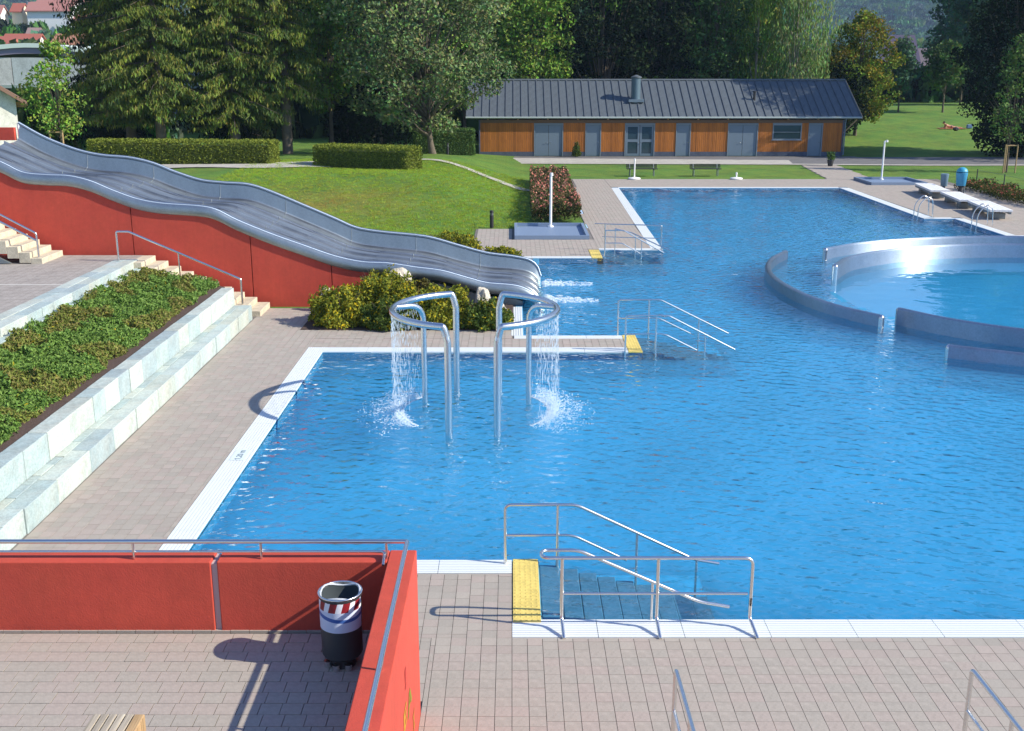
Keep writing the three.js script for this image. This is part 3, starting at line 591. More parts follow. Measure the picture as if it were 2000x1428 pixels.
// ---------- near terrace with red parapet ----------
const TY = 1.08, PT = 1.80;
{
  const f = thing('near_terrace', 'paved terrace floor in the lower left behind the red parapet', 'terrace', [0, 0, 0], 0, null, 'structure');
  part('slab', box2(-9, -1.19, 0.8, TY - 0.031, 4.5, 9.45), M.paverBase, f);
  const list = [], S = 0.17; let row = 0;
  for (let d = 4.6; d < 9.425; d += S, row++) for (let x = -9 + (row % 2) * S * 0.5 + (row % 3) * 0.03; x < -1.20; x += S * 1.08) { const e = Math.min(-1.194, x + S * 1.08); if (e - x > 0.03) list.push([(x + e) / 2, d + S / 2, e - x - 0.006, Math.min(S, 9.428 - d) - 0.006, R(), R()]); }
  const seen = list.filter(([x, d]) => d > 7.35 && x > -0.5 * d - 0.1).sort((a, b) => a[1] - b[1]).slice(0, 300), big = new Set(seen);
  const g0 = uvm(new THREE.BoxGeometry(1, 1, 1), 0.2);
  for (const [x, d, w, l, q, p] of seen) { const m = part('paver', g0, M.paver[Math.floor(q * 5)], f); m.scale.set(w, 0.03, l); m.position.set(x, TY - 0.015 + (p - 0.5) * 0.003, -d); }
  const rest = list.filter((t) => !big.has(t)), im = new THREE.InstancedMesh(g0, M.paverAll, rest.length), mt = new THREE.Matrix4();
  rest.forEach(([x, d, w, l, q, p], i) => { im.setMatrixAt(i, mt.makeScale(w, 0.03, l).setPosition(x, TY - 0.015 + (p - 0.5) * 0.003, -d)); im.setColorAt(i, M.paver[Math.floor(q * 5)].color); });
  im.name = 'paver'; im.userData.kind = 'stuff'; f.add(im);

  const w = thing('parapet_wall', 'red rendered parapet wall around the near terrace', 'wall', [0, 0, 0]);
  part('front_wall', rbox(-2.815, -1.191, -0.1, PT, 9.43, 9.70, 0.012), M.red, w);
  part('front_wall', rbox(-9, -2.875, -0.1, PT - 0.004, 9.43, 9.70, 0.012), M.red, w);
  part('side_wall', rbox(-1.188, -0.93, -0.1, PT, 4.5, 9.70, 0.012), M.red, w);
  part('expansion_joint', box2(-2.873, -2.817, 0, PT - 0.03, 9.455, 9.68), std({ color: rgb(0.50, 0.38, 0.36), roughness: 0.8 }), w);
  const rl = thing('parapet_rail', 'steel rail along the top of the red parapet', 'handrail', [-0.97, PT, 9.3]);
  const q = (p) => p.map(([x, y, d]) => [x + 0.97, y - PT, d - 9.3]);
  part('top_rail', pipe(q([[-9, 1.98, 9.50], [-1.0, 1.98, 9.50], [-1.0, 1.98, 4.6]]), 0.021, 0.02, 10), M.steel, rl);
  part('low_rail', pipe(q([[-9, 1.865, 9.52], [-1.22, 1.865, 9.52], [-1.22, 1.80, 9.36]]), 0.014, 0.04, 8), M.steel, rl);
  for (const x of [-5.6, -3.62, -2.4, -1.2]) part('post', pipe(q([[x, 1.98, 9.50], [x, PT, 9.50]]), 0.013, 0.02, 8), M.steel, rl);
  for (const d of [7.5, 5.8]) part('post', pipe(q([[-1.0, 1.98, d], [-1.02, PT, d]]), 0.013, 0.02, 8), M.steel, rl);
  // painted letters on the sunlit side of the parapet
  const cv = document.createElement('canvas'); cv.width = 512; cv.height = 416; const c2 = cv.getContext('2d');
  c2.clearRect(0, 0, 512, 416); c2.font = 'bold 84px sans-serif'; c2.scale(2.2, 1);
  c2.fillStyle = '#a3241c'; c2.fillText('!', 84, 108); c2.fillStyle = '#7d7a1e'; c2.fillText('A', 112, 236); c2.fillStyle = '#b98a1a'; c2.fillText('E', 56, 210); c2.fillStyle = '#a8691c'; c2.fillText('I', 168, 372);
  const tx = new THREE.CanvasTexture(cv); tx.colorSpace = THREE.SRGBColorSpace;
  const pl = new THREE.PlaneGeometry(1.6, 1.3); pl.rotateY(Math.PI / 2);
  const lm = part('lettering', pl, std({ map: tx, transparent: true, alphaTest: 0.5, roughness: 0.8 }), w); lm.position.set(-0.9265, 0.80, -8.5);
}
{ // litter bin
  const b = thing('litter_bin', 'round steel litter bin with red, white and blue poster in the shaded terrace corner', 'litter bin', [-1.545, TY, 8.83]);
  const lathe = (l, s = 28) => new THREE.LatheGeometry(l.map(([x, y]) => new THREE.Vector2(x, y)), s);
  part('body', lathe([[0.0, 0.10], [0.165, 0.10], [0.185, 0.13], [0.185, 0.36], [0.19, 0.68], [0.198, 0.70], [0.198, 0.72], [0.188, 0.72], [0.178, 0.69], [0.172, 0.30], [0, 0.28]]), std({ color: rgb(0.07, 0.075, 0.08), metalness: 0.5, roughness: 0.5 }), b);
  part('rim', (() => { const g = new THREE.TorusGeometry(0.193, 0.010, 8, 32); g.rotateX(Math.PI / 2); g.translate(0, 0.72, 0); return g; })(), M.steel, b);
  const cv = document.createElement('canvas'); cv.width = 512; cv.height = 256; const c = cv.getContext('2d');
  c.fillStyle = '#c9d3e8'; c.fillRect(0, 0, 512, 256);
  for (const y of [0]) { c.fillStyle = '#8d1f28'; c.fillRect(0, y, 512, 84); c.fillStyle = '#e6e8ee'; for (let i = 0; i < 6; i++) { c.beginPath(); c.moveTo(20 + i * 95, 0); c.lineTo(62 + i * 95, 0); c.lineTo(40 + i * 95, 84); c.lineTo(-2 + i * 95, 84); c.fill(); } }
  c.fillStyle = '#3c63a8'; c.beginPath(); c.moveTo(0, 110); c.bezierCurveTo(150, 70, 300, 190, 512, 120); c.lineTo(512, 150); c.bezierCurveTo(300, 215, 150, 110, 0, 150); c.fill();
  const tx = new THREE.CanvasTexture(cv); tx.colorSpace = THREE.SRGBColorSpace;
  const g = new THREE.CylinderGeometry(0.1915, 0.1885, 0.29, 32, 1, true, -2.0, 3.4); g.translate(0, 0.545, 0);
  part('poster', g, std({ map: tx, roughness: 0.5, side: THREE.DoubleSide }), b);
  part('liner', lathe([[0.176, 0.705], [0.16, 0.66], [0.12, 0.60], [0.05, 0.58], [0, 0.58]]), std({ color: rgb(0.03, 0.04, 0.045), roughness: 0.9 }), b);
  part('bag_edge', tube(Array.from({ length: 25 }, (_, i) => { const a = (i / 24) * 2 * Math.PI; return V(0.176 * Math.cos(a), 0.712 + 0.02 * Math.sin(3 * a), 0.176 * Math.sin(a)); }), 0.010, 6), std({ color: rgb(0.5, 0.53, 0.56), roughness: 0.4 }), b);
  part('foot', cyl(0.12, 0.10, 0.1, 0, 0, 0, 20), M.rubber, b);
  for (const a of [3.6, 4.4, 5.2]) part('castor', cyl(0.035, 0.035, 0.06, 0.14 * Math.cos(a), 0.0, 0.14 * Math.sin(a), 10), M.steel, b);
}
{ // slatted wooden bench at the bottom edge
  const b = thing('wooden_bench', 'slatted wooden bench at the bottom left edge of the terrace', 'bench', [-2.83, TY, 7.34], 0);
  for (let i = 0; i < 5; i++) part('slat', rbox(-0.40 + i * 0.064, -0.345 + i * 0.064, 0.40, 0.44, -1.7, 0, 0.006), M.greyPine, b);
  part('side_board', rbox(-0.08, 0.0, 0.30, 0.445, -1.7, -0.01, 0.01), M.pine, b);
  for (const d of [-0.25, -1.5]) { part('leg', rbox(-0.38, -0.30, 0, 0.40, d - 0.08, d, 0.006), M.pine, b); part('leg', rbox(-0.075, -0.008, 0, 0.30, d - 0.08, d, 0.006), M.pine, b); }
}

// ---------- leaves ----------
class Leaves {
  constructor(seed) { this.p = []; this.c = []; this.i = []; this.r = mulberry(seed); }
  // a leaf (or spray): a rhombus folded a little along its middle; u = length axis, w = width axis
  leaf(x, y, d, u, w, l, b, col) {
    const n = this.p.length / 3, f = 0.25 * b, nx = u[1] * w[2] - u[2] * w[1], ny = u[2] * w[0] - u[0] * w[2], nz = u[0] * w[1] - u[1] * w[0], z = -d;
    const v = (a, c, e) => this.p.push(x + u[0] * a + w[0] * c + nx * e, y + u[1] * a + w[1] * c + ny * e, z + u[2] * a + w[2] * c + nz * e);
    v(-l / 2, 0, 0); v(0, b / 2, f); v(l / 2, 0, 0); v(0, -b / 2, f);
    for (let k = 0; k < 4; k++) this.c.push(col[0], col[1], col[2]);
    this.i.push(n, n + 1, n + 2, n, n + 2, n + 3);
  }
  rnd() { const z = 2 * this.r() - 1, a = this.r() * 6.2832, s = Math.sqrt(1 - z * z); return [s * Math.cos(a), z, s * Math.sin(a)]; }
  // random frame; up > 0 lays leaves flatter
  any(x, y, d, l, b, col, hang = 0) {
    let u = this.rnd(); if (hang) { u = [u[0] * (1 - hang), -hang + u[1] * (1 - hang), u[2] * (1 - hang)]; }
    const ul = Math.hypot(...u) || 1; u = u.map((t) => t / ul);
    const q = this.rnd(); let w = [u[1] * q[2] - u[2] * q[1], u[2] * q[0] - u[0] * q[2], u[0] * q[1] - u[1] * q[0]]; const wl = Math.hypot(...w) || 1; w = w.map((t) => t / wl);
    this.leaf(x, y, d, u, w, l, b, col);
  }
  tone(cols) { const c = cols[Math.floor(this.r() * cols.length)], v = 0.75 + 0.5 * this.r(); return [c[0] * v, c[1] * v, c[2] * v]; }
  build() {
    const g = new THREE.BufferGeometry(); g.setAttribute('position', new THREE.Float32BufferAttribute(this.p, 3)); g.setAttribute('color', new THREE.Float32BufferAttribute(this.c, 3)); g.setIndex(this.i); return g;
  }
}
const trunkGeo = (pts, r0, r1, seg = 8) => tube(smoothPts(pts, Math.max(6, pts.length * 4)), (t) => r0 + (r1 - r0) * t, seg);

function conifer(label, x, d, H, RAD, y0, cols, seed, dens = 1, hang = 0.75) {
  const L = new Leaves(seed), r = L.r, t = thing('spruce_tree', label, 'tree', [x, groundHeight(x, d) - 0.05, d]);
  const tops = Math.min(H, 16.5);
  part('trunk', trunkGeo([[0, -0.3, 0], [0.05, H * 0.5, 0.03], [0, H, 0]], 0.36, 0.05), M.bark, t);
  const limbs = [];
  for (let y = y0; y < H; y += y < tops ? 0.42 : 0.9) {
    const f = (y - y0) / (H - y0), rad = RAD * Math.pow(1 - f, 0.72) * (0.62 + 0.55 * r()) * (0.75 + 0.25 * sm(0, 0.12, f)), nb = Math.round((5.5 + rad * 2.4) * (y < tops ? 1 : 0.5));
    for (let b = 0; b < nb; b++) {
      const a = r() * 6.2832, rl = rad * (0.6 + 0.5 * r()), ca = Math.cos(a), sa = Math.sin(a), droop = 0.16 + 0.16 * r();
      if (y < tops && b % 5 === 0) limbs.push(tube([V(0, y, 0), V(ca * rl * 0.5, y - droop * rl * 0.25, sa * rl * 0.5), V(ca * rl * 0.95, y - droop * rl * 0.75, sa * rl * 0.95)], (q) => 0.05 * (1 - 0.8 * q), 4, false));
      const col = L.tone(cols);
      for (let s = 0.16; s <= 1.001; s += 0.24 / Math.max(0.6, rl) / dens) {
        const px = ca * rl * s, pd = sa * rl * s, py = y - droop * rl * Math.pow(s, 1.6);
        for (let k = 0; k < 6; k++) {
          const o = 0.28 * (0.5 + s), l = 0.20 + 0.30 * r();
          const c = col.map((v) => v * (0.8 + 0.4 * r()));
          L.any(px + (r() - 0.5) * o * 2, py - l * 0.35 * hang - r() * 0.1, pd + (r() - 0.5) * o * 2, l, 0.065 + 0.07 * r(), c, hang * (0.7 + 0.3 * r()));
        }
      }
    }
  }
  if (limbs.length) part('limb', limbs, M.bark, t);
  part('crown', L.build(), M.leaf, t); return t;
}
// broadleaf: clumps around limbs; shape(h 0..1) gives the relative radius
function broadleaf(name, label, x, d, o) {
  const L = new Leaves(o.seed), r = L.r, gy = o.base ?? groundHeight(x, d), t = thing(name, label, 'tree', [x, gy - 0.05, d]);
  const { H, rad, y0 } = o, cols = o.cols, limbs = [];
  const lean = o.lean ?? 0;
  limbs.push(trunkGeo([[0, -0.3, 0], [lean * 0.3, y0 * 0.7, 0.02], [lean, Math.min(H * 0.75, y0 + (H - y0) * 0.6), 0]], o.tr ?? 0.22, (o.tr ?? 0.22) * 0.3, 9));
  for (let i = 0; i < o.n; i++) {
    const h = Math.pow(r(), o.bias ?? 0.9), a = r() * 6.2832, pr = o.shape ? o.shape(h) : Math.sqrt(Math.max(0.03, 1 - (2 * h - 0.9) ** 2 * 0.85));
    const q = Math.pow(r(), 0.42), cr = (o.cl ?? 0.9) * (0.65 + 0.6 * r()) * (0.7 + 0.3 * pr), R0 = Math.max(0, rad * pr * (0.9 + 0.25 * noise(a * 1.3, h * 5, o.seed)) - cr * 0.6);
    const cx = lean + Math.cos(a) * R0 * q, cd = Math.sin(a) * R0 * q, cy = y0 + cr * 0.5 + h * (H - y0 - cr * 0.7);
    if (i % 4 === 0 && !o.noLimbs) limbs.push(tube(smoothPts([[lean * 0.4, y0 * 0.75 + h * (H - y0) * 0.25, 0], [lean * 0.6 + cx * 0.35, y0 + h * (H - y0) * 0.5, cd * 0.4], [cx, cy, cd]], 7), (k) => (o.tr ?? 0.22) * 0.33 * (1 - 0.85 * k), 5, false));
    const col = L.tone(cols), n = Math.round(o.leaves * cr * cr);
    for (let k = 0; k < n; k++) {
      const e = L.rnd(), m = cr * Math.pow(r(), 0.3), s = o.size * (0.7 + 0.6 * r()), c = col.map((v) => v * (0.72 + 0.56 * r()));
      const hy = o.hang ? -o.hang * cr * r() * 1.6 : 0;
      L.any(cx + e[0] * m, cy + e[1] * m * (o.flat ?? 0.75) + hy, cd + e[2] * m, s * (o.long ?? 1.2), s * (o.wide ?? 0.75), c, o.hang ? 0.7 : 0);
    }
  }
  part('trunk', limbs, o.bark ?? M.bark, t); part('crown', L.build(), M.leaf, t); return t;
}
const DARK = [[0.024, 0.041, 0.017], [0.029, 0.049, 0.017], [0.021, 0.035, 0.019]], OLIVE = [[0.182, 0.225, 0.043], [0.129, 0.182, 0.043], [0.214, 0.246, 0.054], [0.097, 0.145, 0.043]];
const BRIGHT = [[0.203, 0.317, 0.054], [0.243, 0.365, 0.068], [0.149, 0.243, 0.047]], MID = [[0.102, 0.186, 0.053], [0.131, 0.214, 0.056], [0.084, 0.149, 0.047]], GREYG = [[0.179, 0.241, 0.095], [0.147, 0.210, 0.084], [0.210, 0.263, 0.105]];
const PALE = [[0.244, 0.335, 0.110], [0.283, 0.365, 0.132], [0.203, 0.305, 0.091]], RUST = [[0.24, 0.26, 0.035], [0.19, 0.24, 0.035], [0.14, 0.20, 0.03], [0.30, 0.26, 0.04], [0.10, 0.15, 0.03]], BLUEG = [[0.088, 0.166, 0.097], [0.108, 0.186, 0.097], [0.068, 0.133, 0.083]];

conifer('broad drooping spruce at the far left behind the dark hedge', -25.2, 73, 23, 4.9, 2.6, OLIVE, 101);
conifer('tall spruce with a visible grey trunk behind the middle of the left hedge', -22.6, 71, 25, 4.6, 3.3, OLIVE, 102);
conifer('olive spruce standing behind the right end of the left hedge', -18.2, 72.5, 24, 4.4, 2.4, OLIVE, 103);
conifer('spruce with a pale bare lower trunk beside the hedge gap', -15.0, 73.5, 24, 3.9, 3.9, OLIVE, 104);
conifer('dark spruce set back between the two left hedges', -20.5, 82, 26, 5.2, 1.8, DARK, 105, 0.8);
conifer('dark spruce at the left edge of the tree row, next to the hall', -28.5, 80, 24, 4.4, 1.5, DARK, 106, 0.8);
broadleaf('broadleaf_tree', 'bright green narrow tree between the spruces and the big dark tree', -12.6, 77, { H: 19, rad: 3.0, y0: 2.6, n: 90, leaves: 85, size: 0.26, cl: 1.05, cols: BRIGHT, seed: 201, tr: 0.2 });
broadleaf('broadleaf_tree', 'big round dark tree overhanging the left end of the house', -5.3, 74, { H: 15, rad: 6.8, y0: 1.3, n: 290, leaves: 84, size: 0.22, cl: 1.05, cols: GREYG, seed: 202, tr: 0.3, lean: -0.7, bias: 0.85 });
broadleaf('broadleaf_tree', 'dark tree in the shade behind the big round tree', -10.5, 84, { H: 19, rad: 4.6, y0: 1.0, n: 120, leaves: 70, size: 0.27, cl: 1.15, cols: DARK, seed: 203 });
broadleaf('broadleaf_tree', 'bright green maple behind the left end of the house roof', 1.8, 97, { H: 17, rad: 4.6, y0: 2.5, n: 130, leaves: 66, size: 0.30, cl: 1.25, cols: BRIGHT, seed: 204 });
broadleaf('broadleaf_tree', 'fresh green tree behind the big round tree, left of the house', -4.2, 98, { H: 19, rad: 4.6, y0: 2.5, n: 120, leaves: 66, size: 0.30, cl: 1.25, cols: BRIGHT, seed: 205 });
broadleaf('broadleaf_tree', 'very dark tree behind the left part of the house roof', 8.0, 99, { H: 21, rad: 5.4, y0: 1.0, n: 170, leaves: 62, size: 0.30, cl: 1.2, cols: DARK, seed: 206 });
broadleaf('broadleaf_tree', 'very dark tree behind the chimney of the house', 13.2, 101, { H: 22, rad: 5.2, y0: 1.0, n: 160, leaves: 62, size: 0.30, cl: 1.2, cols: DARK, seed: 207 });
broadleaf('broadleaf_tree', 'dark green tree behind the middle of the house roof', 18.2, 100, { H: 19, rad: 4.4, y0: 1.0, n: 130, leaves: 62, size: 0.30, cl: 1.15, cols: MID, seed: 208 });
broadleaf('birch_tree', 'pale green drooping birch behind the right end of the house roof', 24.5, 97, { H: 18, rad: 3.6, y0: 3.2, n: 110, leaves: 95, size: 0.22, cl: 1.05, cols: PALE, seed: 209, hang: 1.2, long: 1.7, wide: 0.5, bark: M.barkPale, tr: 0.16 });
broadleaf('birch_tree', 'greener birch half hidden left of the pale drooping birch', 21.6, 99, { H: 17, rad: 2.9, y0: 2.5, n: 75, leaves: 85, size: 0.24, cl: 1.0, cols: BRIGHT, seed: 210, hang: 0.9, long: 1.6, wide: 0.5, bark: M.barkPale, tr: 0.15 });
broadleaf('maple_tree', 'round maple turning yellow at the right of the house', 31.4, 101, { H: 10.9, rad: 4.3, y0: 1.2, n: 150, leaves: 80, size: 0.25, cl: 0.95, cols: RUST, seed: 211 });
broadleaf('broadleaf_tree', 'dark bush-like tree below the yellowing maple', 29.6, 99, { H: 6.6, rad: 2.6, y0: 0.3, n: 60, leaves: 80, size: 0.25, cl: 0.9, cols: DARK, seed: 212 });
broadleaf('small_tree', 'small slender tree on the far lawn, left one of the pair', 41.8, 120, { H: 7.6, rad: 2.1, y0: 2.1, n: 44, leaves: 75, size: 0.30, cl: 0.95, cols: BLUEG, seed: 213, tr: 0.11 });
broadleaf('small_tree', 'small round tree on the far lawn, right one of the pair', 46.6, 120, { H: 7.4, rad: 2.9, y0: 2.2, n: 62, leaves: 75, size: 0.30, cl: 0.95, cols: MID, seed: 214, tr: 0.12 });
broadleaf('broadleaf_tree', 'tall blue green tree behind the two small trees on the far lawn', 58.5, 145, { H: 20, rad: 6.0, y0: 1.5, n: 150, leaves: 48, size: 0.42, cl: 1.5, cols: BLUEG, seed: 215 });
broadleaf('broadleaf_tree', 'tall blue green tree at the upper right corner', 57, 134, { H: 20, rad: 6.5, y0: 1.5, n: 160, leaves: 48, size: 0.42, cl: 1.5, cols: BLUEG, seed: 216 });
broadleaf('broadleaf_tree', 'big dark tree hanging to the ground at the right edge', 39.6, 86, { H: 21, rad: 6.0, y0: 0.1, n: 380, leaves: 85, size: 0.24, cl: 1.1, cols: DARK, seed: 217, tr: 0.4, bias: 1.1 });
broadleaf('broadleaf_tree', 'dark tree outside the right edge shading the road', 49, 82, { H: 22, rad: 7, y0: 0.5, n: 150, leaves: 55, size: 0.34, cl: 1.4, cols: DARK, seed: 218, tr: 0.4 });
const stakes = (t, pts, h, mat) => { for (const [x, d] of pts) part('stake', cyl(0.045, 0.04, h, x, 0, d, 8), mat, t); part('brace', pipe(pts.map(([x, d]) => [x, h - 0.08, d]), 0.03, 0.01, 6), mat, t); };
stakes(broadleaf('young_tree', 'young staked tree on the lawn at the right edge', 32.3, 71.4, { H: 8.6, rad: 1.7, y0: 1.7, n: 56, leaves: 95, size: 0.17, cl: 0.62, cols: MID, seed: 219, tr: 0.07 }), [[-0.45, -0.5], [0.35, -0.45], [0.1, 0.5]], 1.85, M.pine);
stakes(broadleaf('young_tree', 'young staked tree behind the top of the slide at the left', -21.3, 52, { H: 4.9, rad: 1.65, y0: 0.5, n: 60, leaves: 120, size: 0.15, cl: 0.6, cols: BRIGHT, seed: 220, tr: 0.06 }), [[-0.3, -0.5], [0.3, -0.5]], 0.95, M.pine);

// far wood behind everything: a mass of trees no one could count
{
  const L = new Leaves(900), r = L.r; const cr = [];
  for (let i = 0; i < 70; i++) L.any((r() - 0.5) * 1.7, r() * 1.4 + 0.1, (r() - 0.5) * 1.7, 0.6 + 0.4 * r(), 0.55, [1, 1, 1].map(() => 0.8 + 0.4 * r()));
  for (let i = 0; i < 60; i++) { const e = L.rnd(); L.any(e[0] * 0.9, 0.85 + e[1] * 0.75, e[2] * 0.9, 0.5, 0.4, [1, 1, 1].map(() => 0.75 + 0.5 * r())); }
  const g = L.build(), spots = [];
  for (let i = 0; i < 170; i++) { const x = -62 + 100 * r(), d = 104 + 26 * r(); if (x < -30 && d < 140) continue; if (x > 27 + (d - 104) * 0.1) continue; spots.push([x, d, 4 + 3 * r(), 6 + 5 * r()]); }
  for (let i = 0; i < 34; i++) spots.push([-44 + 15 * r(), 84 + 14 * r(), 1.6 + r(), 1.6 + 1.6 * r()]);
  for (let i = 0; i < 30; i++) spots.push([29 + 45 * r(), 146 + 8 * r(), 2.5 + 1.5 * r(), 2.0 + 1.8 * r()]);
  for (let i = 0; i < 420; i++) { const d = 150 + 330 * r(), x = -0.53 * d + 0.25 * d * r(); if (d < 250 && r() < 0.4) continue; spots.push([x, d, 3 + 3 * r(), 2.5 + 2.8 * r()]); }
  for (let i = 0; i < 200; i++) { const d = 175 + 520 * r(), x = 0.24 * d + 0.3 * d * r(); spots.push([x, d, 3 + 3 * r(), 1.6 + 1.6 * r()]); }
  for (let i = 0; i < 28000; i++) { const d = 600 + 1750 * r(), x = (r() - 0.5) * 1.05 * d; spots.push([x, d, 8 + 9 * r(), 6 + 7 * r()]); }
  const im = new THREE.InstancedMesh(g, M.leaf, spots.length), m = new THREE.Matrix4(), q = new THREE.Quaternion(), c = new THREE.Color(), up = new THREE.Vector3(0, 1, 0);
  spots.forEach(([x, d, w, h], i) => { q.setFromAxisAngle(up, r() * 6.28); im.setMatrixAt(i, m.compose(V(x, groundHeight(x, d) - 0.3, d), q, new THREE.Vector3(w * 0.6, h, w * 0.6))); const t = [MID, DARK, MID, BLUEG, BRIGHT][Math.floor(r() * (d > 250 ? 4 : 5))][0]; im.setColorAt(i, c.setRGB(...t.map((v) => v * (0.75 + 0.5 * r())))); });
  im.name = 'wood'; im.castShadow = im.receiveShadow = true; scene.add(im); tag(im, 'mass of distant trees behind the house and on the hills', 'wood', null, 'stuff');
}

// ---------- hedges, shrubs, planted beds ----------
function hedge(label, x0, d0, x1, d1, h, wdt, cols, seed) {
  const y = groundHeight((x0 + x1) / 2, (d0 + d1) / 2) - 0.05, l = Math.hypot(x1 - x0, d1 - d0), t = thing('clipped_hedge', label, 'hedge', [x0, y, d0], Math.atan2(d1 - d0, x1 - x0));
  const L = new Leaves(seed), r = L.r;
  part('stems', box(l - 0.3, h - 0.25, wdt - 0.3, l / 2, (h - 0.25) / 2, 0), std({ color: rgb(0.13, 0.16, 0.03), roughness: 1, map: mottle }), t);
  const n = Math.round((l * h * 2 + l * wdt + wdt * h * 2) * 330);
  for (let i = 0; i < n; i++) {
    const f = r(), A = l * h * 2, B = l * wdt, C = wdt * h * 2, s = f * (A + B + C); let x = r() * l, yy = r() * h, dd = (r() - 0.5) * wdt; const j = (r() - 0.5) * 0.16 + 0.05 * noise(x * 2, yy * 2, seed);
    if (s < A) dd = (s < A / 2 ? -1 : 1) * (wdt / 2 + j); else if (s < A + B) yy = h + j; else x = s < A + B + C / 2 ? j : l + j;
    L.any(x, yy, dd, 0.10 + 0.07 * r(), 0.07, L.tone(cols));
  }
  part('leaves', L.build(), M.leaf, t); return t;
}
const HG = [[0.23, 0.27, 0.04], [0.26, 0.30, 0.05], [0.15, 0.20, 0.035]];
broadleaf('evergreen_bush', 'black green evergreen bush in the shade under the big round tree', -9.2, 77.5, { H: 5.5, rad: 3.0, y0: 0.05, n: 70, leaves: 80, size: 0.22, cl: 0.95, cols: DARK, seed: 230, noLimbs: true });
broadleaf('evergreen_bush', 'black green evergreen bush behind the right clipped hedge', -12.0, 80.5, { H: 4.2, rad: 2.2, y0: 0.05, n: 45, leaves: 80, size: 0.22, cl: 0.9, cols: DARK, seed: 231, noLimbs: true });
hedge('long clipped hedge in front of the spruces, left of the gap', -24.6, 64.6, -13.7, 63.4, 1.35, 1.5, HG, 301);
hedge('shorter clipped hedge right of the gap, in front of the dark trees', -10.9, 62.6, -5.35, 60.2, 1.2, 1.6, HG, 302);
hedge('dark hedge running up to the left end of the house', -7.4, 83, -2.9, 83.5, 1.9, 1.2, MID, 303);
function bed(name, label, category, n, seed, put) { const L = new Leaves(seed); for (let i = 0; i < n; i++) put(L, L.r, i); const m = part(name, L.build(), M.leaf, scene); return tag(m, label, category, null, 'stuff'); }
bed('ground_cover', 'low green plants covering the slope between the two stone benches', 'ground cover', 90000, 401, (L, r) => {
  const x = -9.85 + 2.1 * r(), d = 10.6 + 17.6 * r(), f = (x + 9.85) / 2.1; if (f > 0.99 + 0.10 * noise(d * 1.3, 2, 1)) return;
  const bump = 0.5 + 0.5 * noise(x * 2.2, d * 2.2, 7) + 0.3 * noise(x * 6, d * 6, 2), y = 1.16 - 0.33 * f + Math.max(0.02, 0.36 * bump) * Math.pow(r(), 0.45) * (1 - 0.4 * sm(0.8, 1, f));
  const dry = noise(x * 1.1, d * 0.8, 9) > 0.08, c = r() < 0.004 ? [0.6, 0.45, 0.03] : L.tone(dry ? [[0.24, 0.27, 0.06], [0.27, 0.24, 0.08], [0.17, 0.22, 0.05]] : [[0.18, 0.30, 0.06], [0.23, 0.35, 0.09], [0.12, 0.22, 0.05]]);
  L.any(x, y, d, 0.05 + 0.065 * r(), 0.025 + 0.025 * r(), c);
});
function shrub(label, x, d, rx, h, rd, seed, n, cols, flower, fl, y0 = 0) {
  const L = new Leaves(seed), r = L.r, t = thing('flowering_shrub', label, 'shrub', [x, y0, d]), stems = [];
  for (let i = 0; i < 14; i++) { const a = r() * 6.28, k = 0.3 + 0.5 * r(); stems.push(tube([V(0.1 * Math.cos(a), 0, 0.1 * Math.sin(a)), V(rx * k * 0.5 * Math.cos(a), h * 0.45, rd * k * 0.5 * Math.sin(a)), V(rx * k * Math.cos(a), h * 0.85, rd * k * Math.sin(a))], (q) => 0.018 * (1 - 0.7 * q), 4, false)); }
  part('stem', stems, M.bark, t);
  for (let i = 0; i < n; i++) {
    const a = r() * 6.2832, el = Math.asin(r()), m = Math.pow(r(), 0.33), lump = 0.82 + 0.35 * noise(Math.cos(a) * 2 + seed, Math.sin(a) * 2, el * 2.5), c = r() < fl && m > 0.7 ? L.tone(flower) : L.tone(cols);
    L.any(Math.cos(a) * Math.cos(el) * rx * m * lump, Math.sin(el) * h * m * lump + 0.05, Math.sin(a) * Math.cos(el) * rd * m * lump, 0.07 + 0.07 * r(), 0.04 + 0.03 * r(), c);
  }
  part('crown', L.build(), M.leaf, t); return t;
}
const YEL = [[0.62, 0.46, 0.02], [0.52, 0.42, 0.03]], YG = [[0.34, 0.33, 0.04], [0.26, 0.29, 0.035], [0.14, 0.18, 0.03]], DG = [[0.09, 0.14, 0.03], [0.12, 0.17, 0.035]];
const bedSoil = thing('bed_soil', 'soil of the shrub bed at the foot of the slide', 'soil', [0, 0, 0], 0, null, 'structure'); part('soil', [box2(-5.35, 0.03, -0.05, 0.02, 26.62, 29.6)], M.soil, bedSoil);
shrub('yellow flowering shrub against the red slide wall, left end of the bed', -4.45, 27.4, 0.95, 1.05, 1.0, 501, 9000, YG, YEL, 0.12);
shrub('tallest yellow-green shrub in the slide bed under the slide edge', -3.35, 28.2, 1.1, 1.35, 1.1, 502, 9500, YG, YEL, 0.10);
shrub('dark green shrub at the front of the slide bed, behind the left fountain arch', -3.1, 26.85, 0.9, 0.8, 0.65, 503, 6500, DG, YEL, 0.08);
shrub('yellow flowering shrub in the middle of the slide bed', -1.75, 27.3, 1.05, 1.05, 1.0, 504, 9000, YG, YEL, 0.13);
shrub('low green shrub at the right end of the slide bed by the rocks', -0.65, 26.95, 0.8, 0.75, 0.75, 505, 5500, DG, YEL, 0.08);
shrub('brownish dry shrub in the slide bed next to the white rock', -2.45, 28.9, 0.7, 0.95, 0.5, 506, 4500, [[0.13, 0.11, 0.03], [0.10, 0.10, 0.03]], YEL, 0.03);
shrub('low yellow-green shrub on the bank behind the slide', -2.1, 39.2, 1.2, 0.7, 0.9, 507, 5500, YG, YEL, 0.1);
shrub('thin yellow-green shrub behind the end of the slide', -0.4, 37.6, 0.9, 0.4, 0.5, 508, 2600, YG, YEL, 0.1);
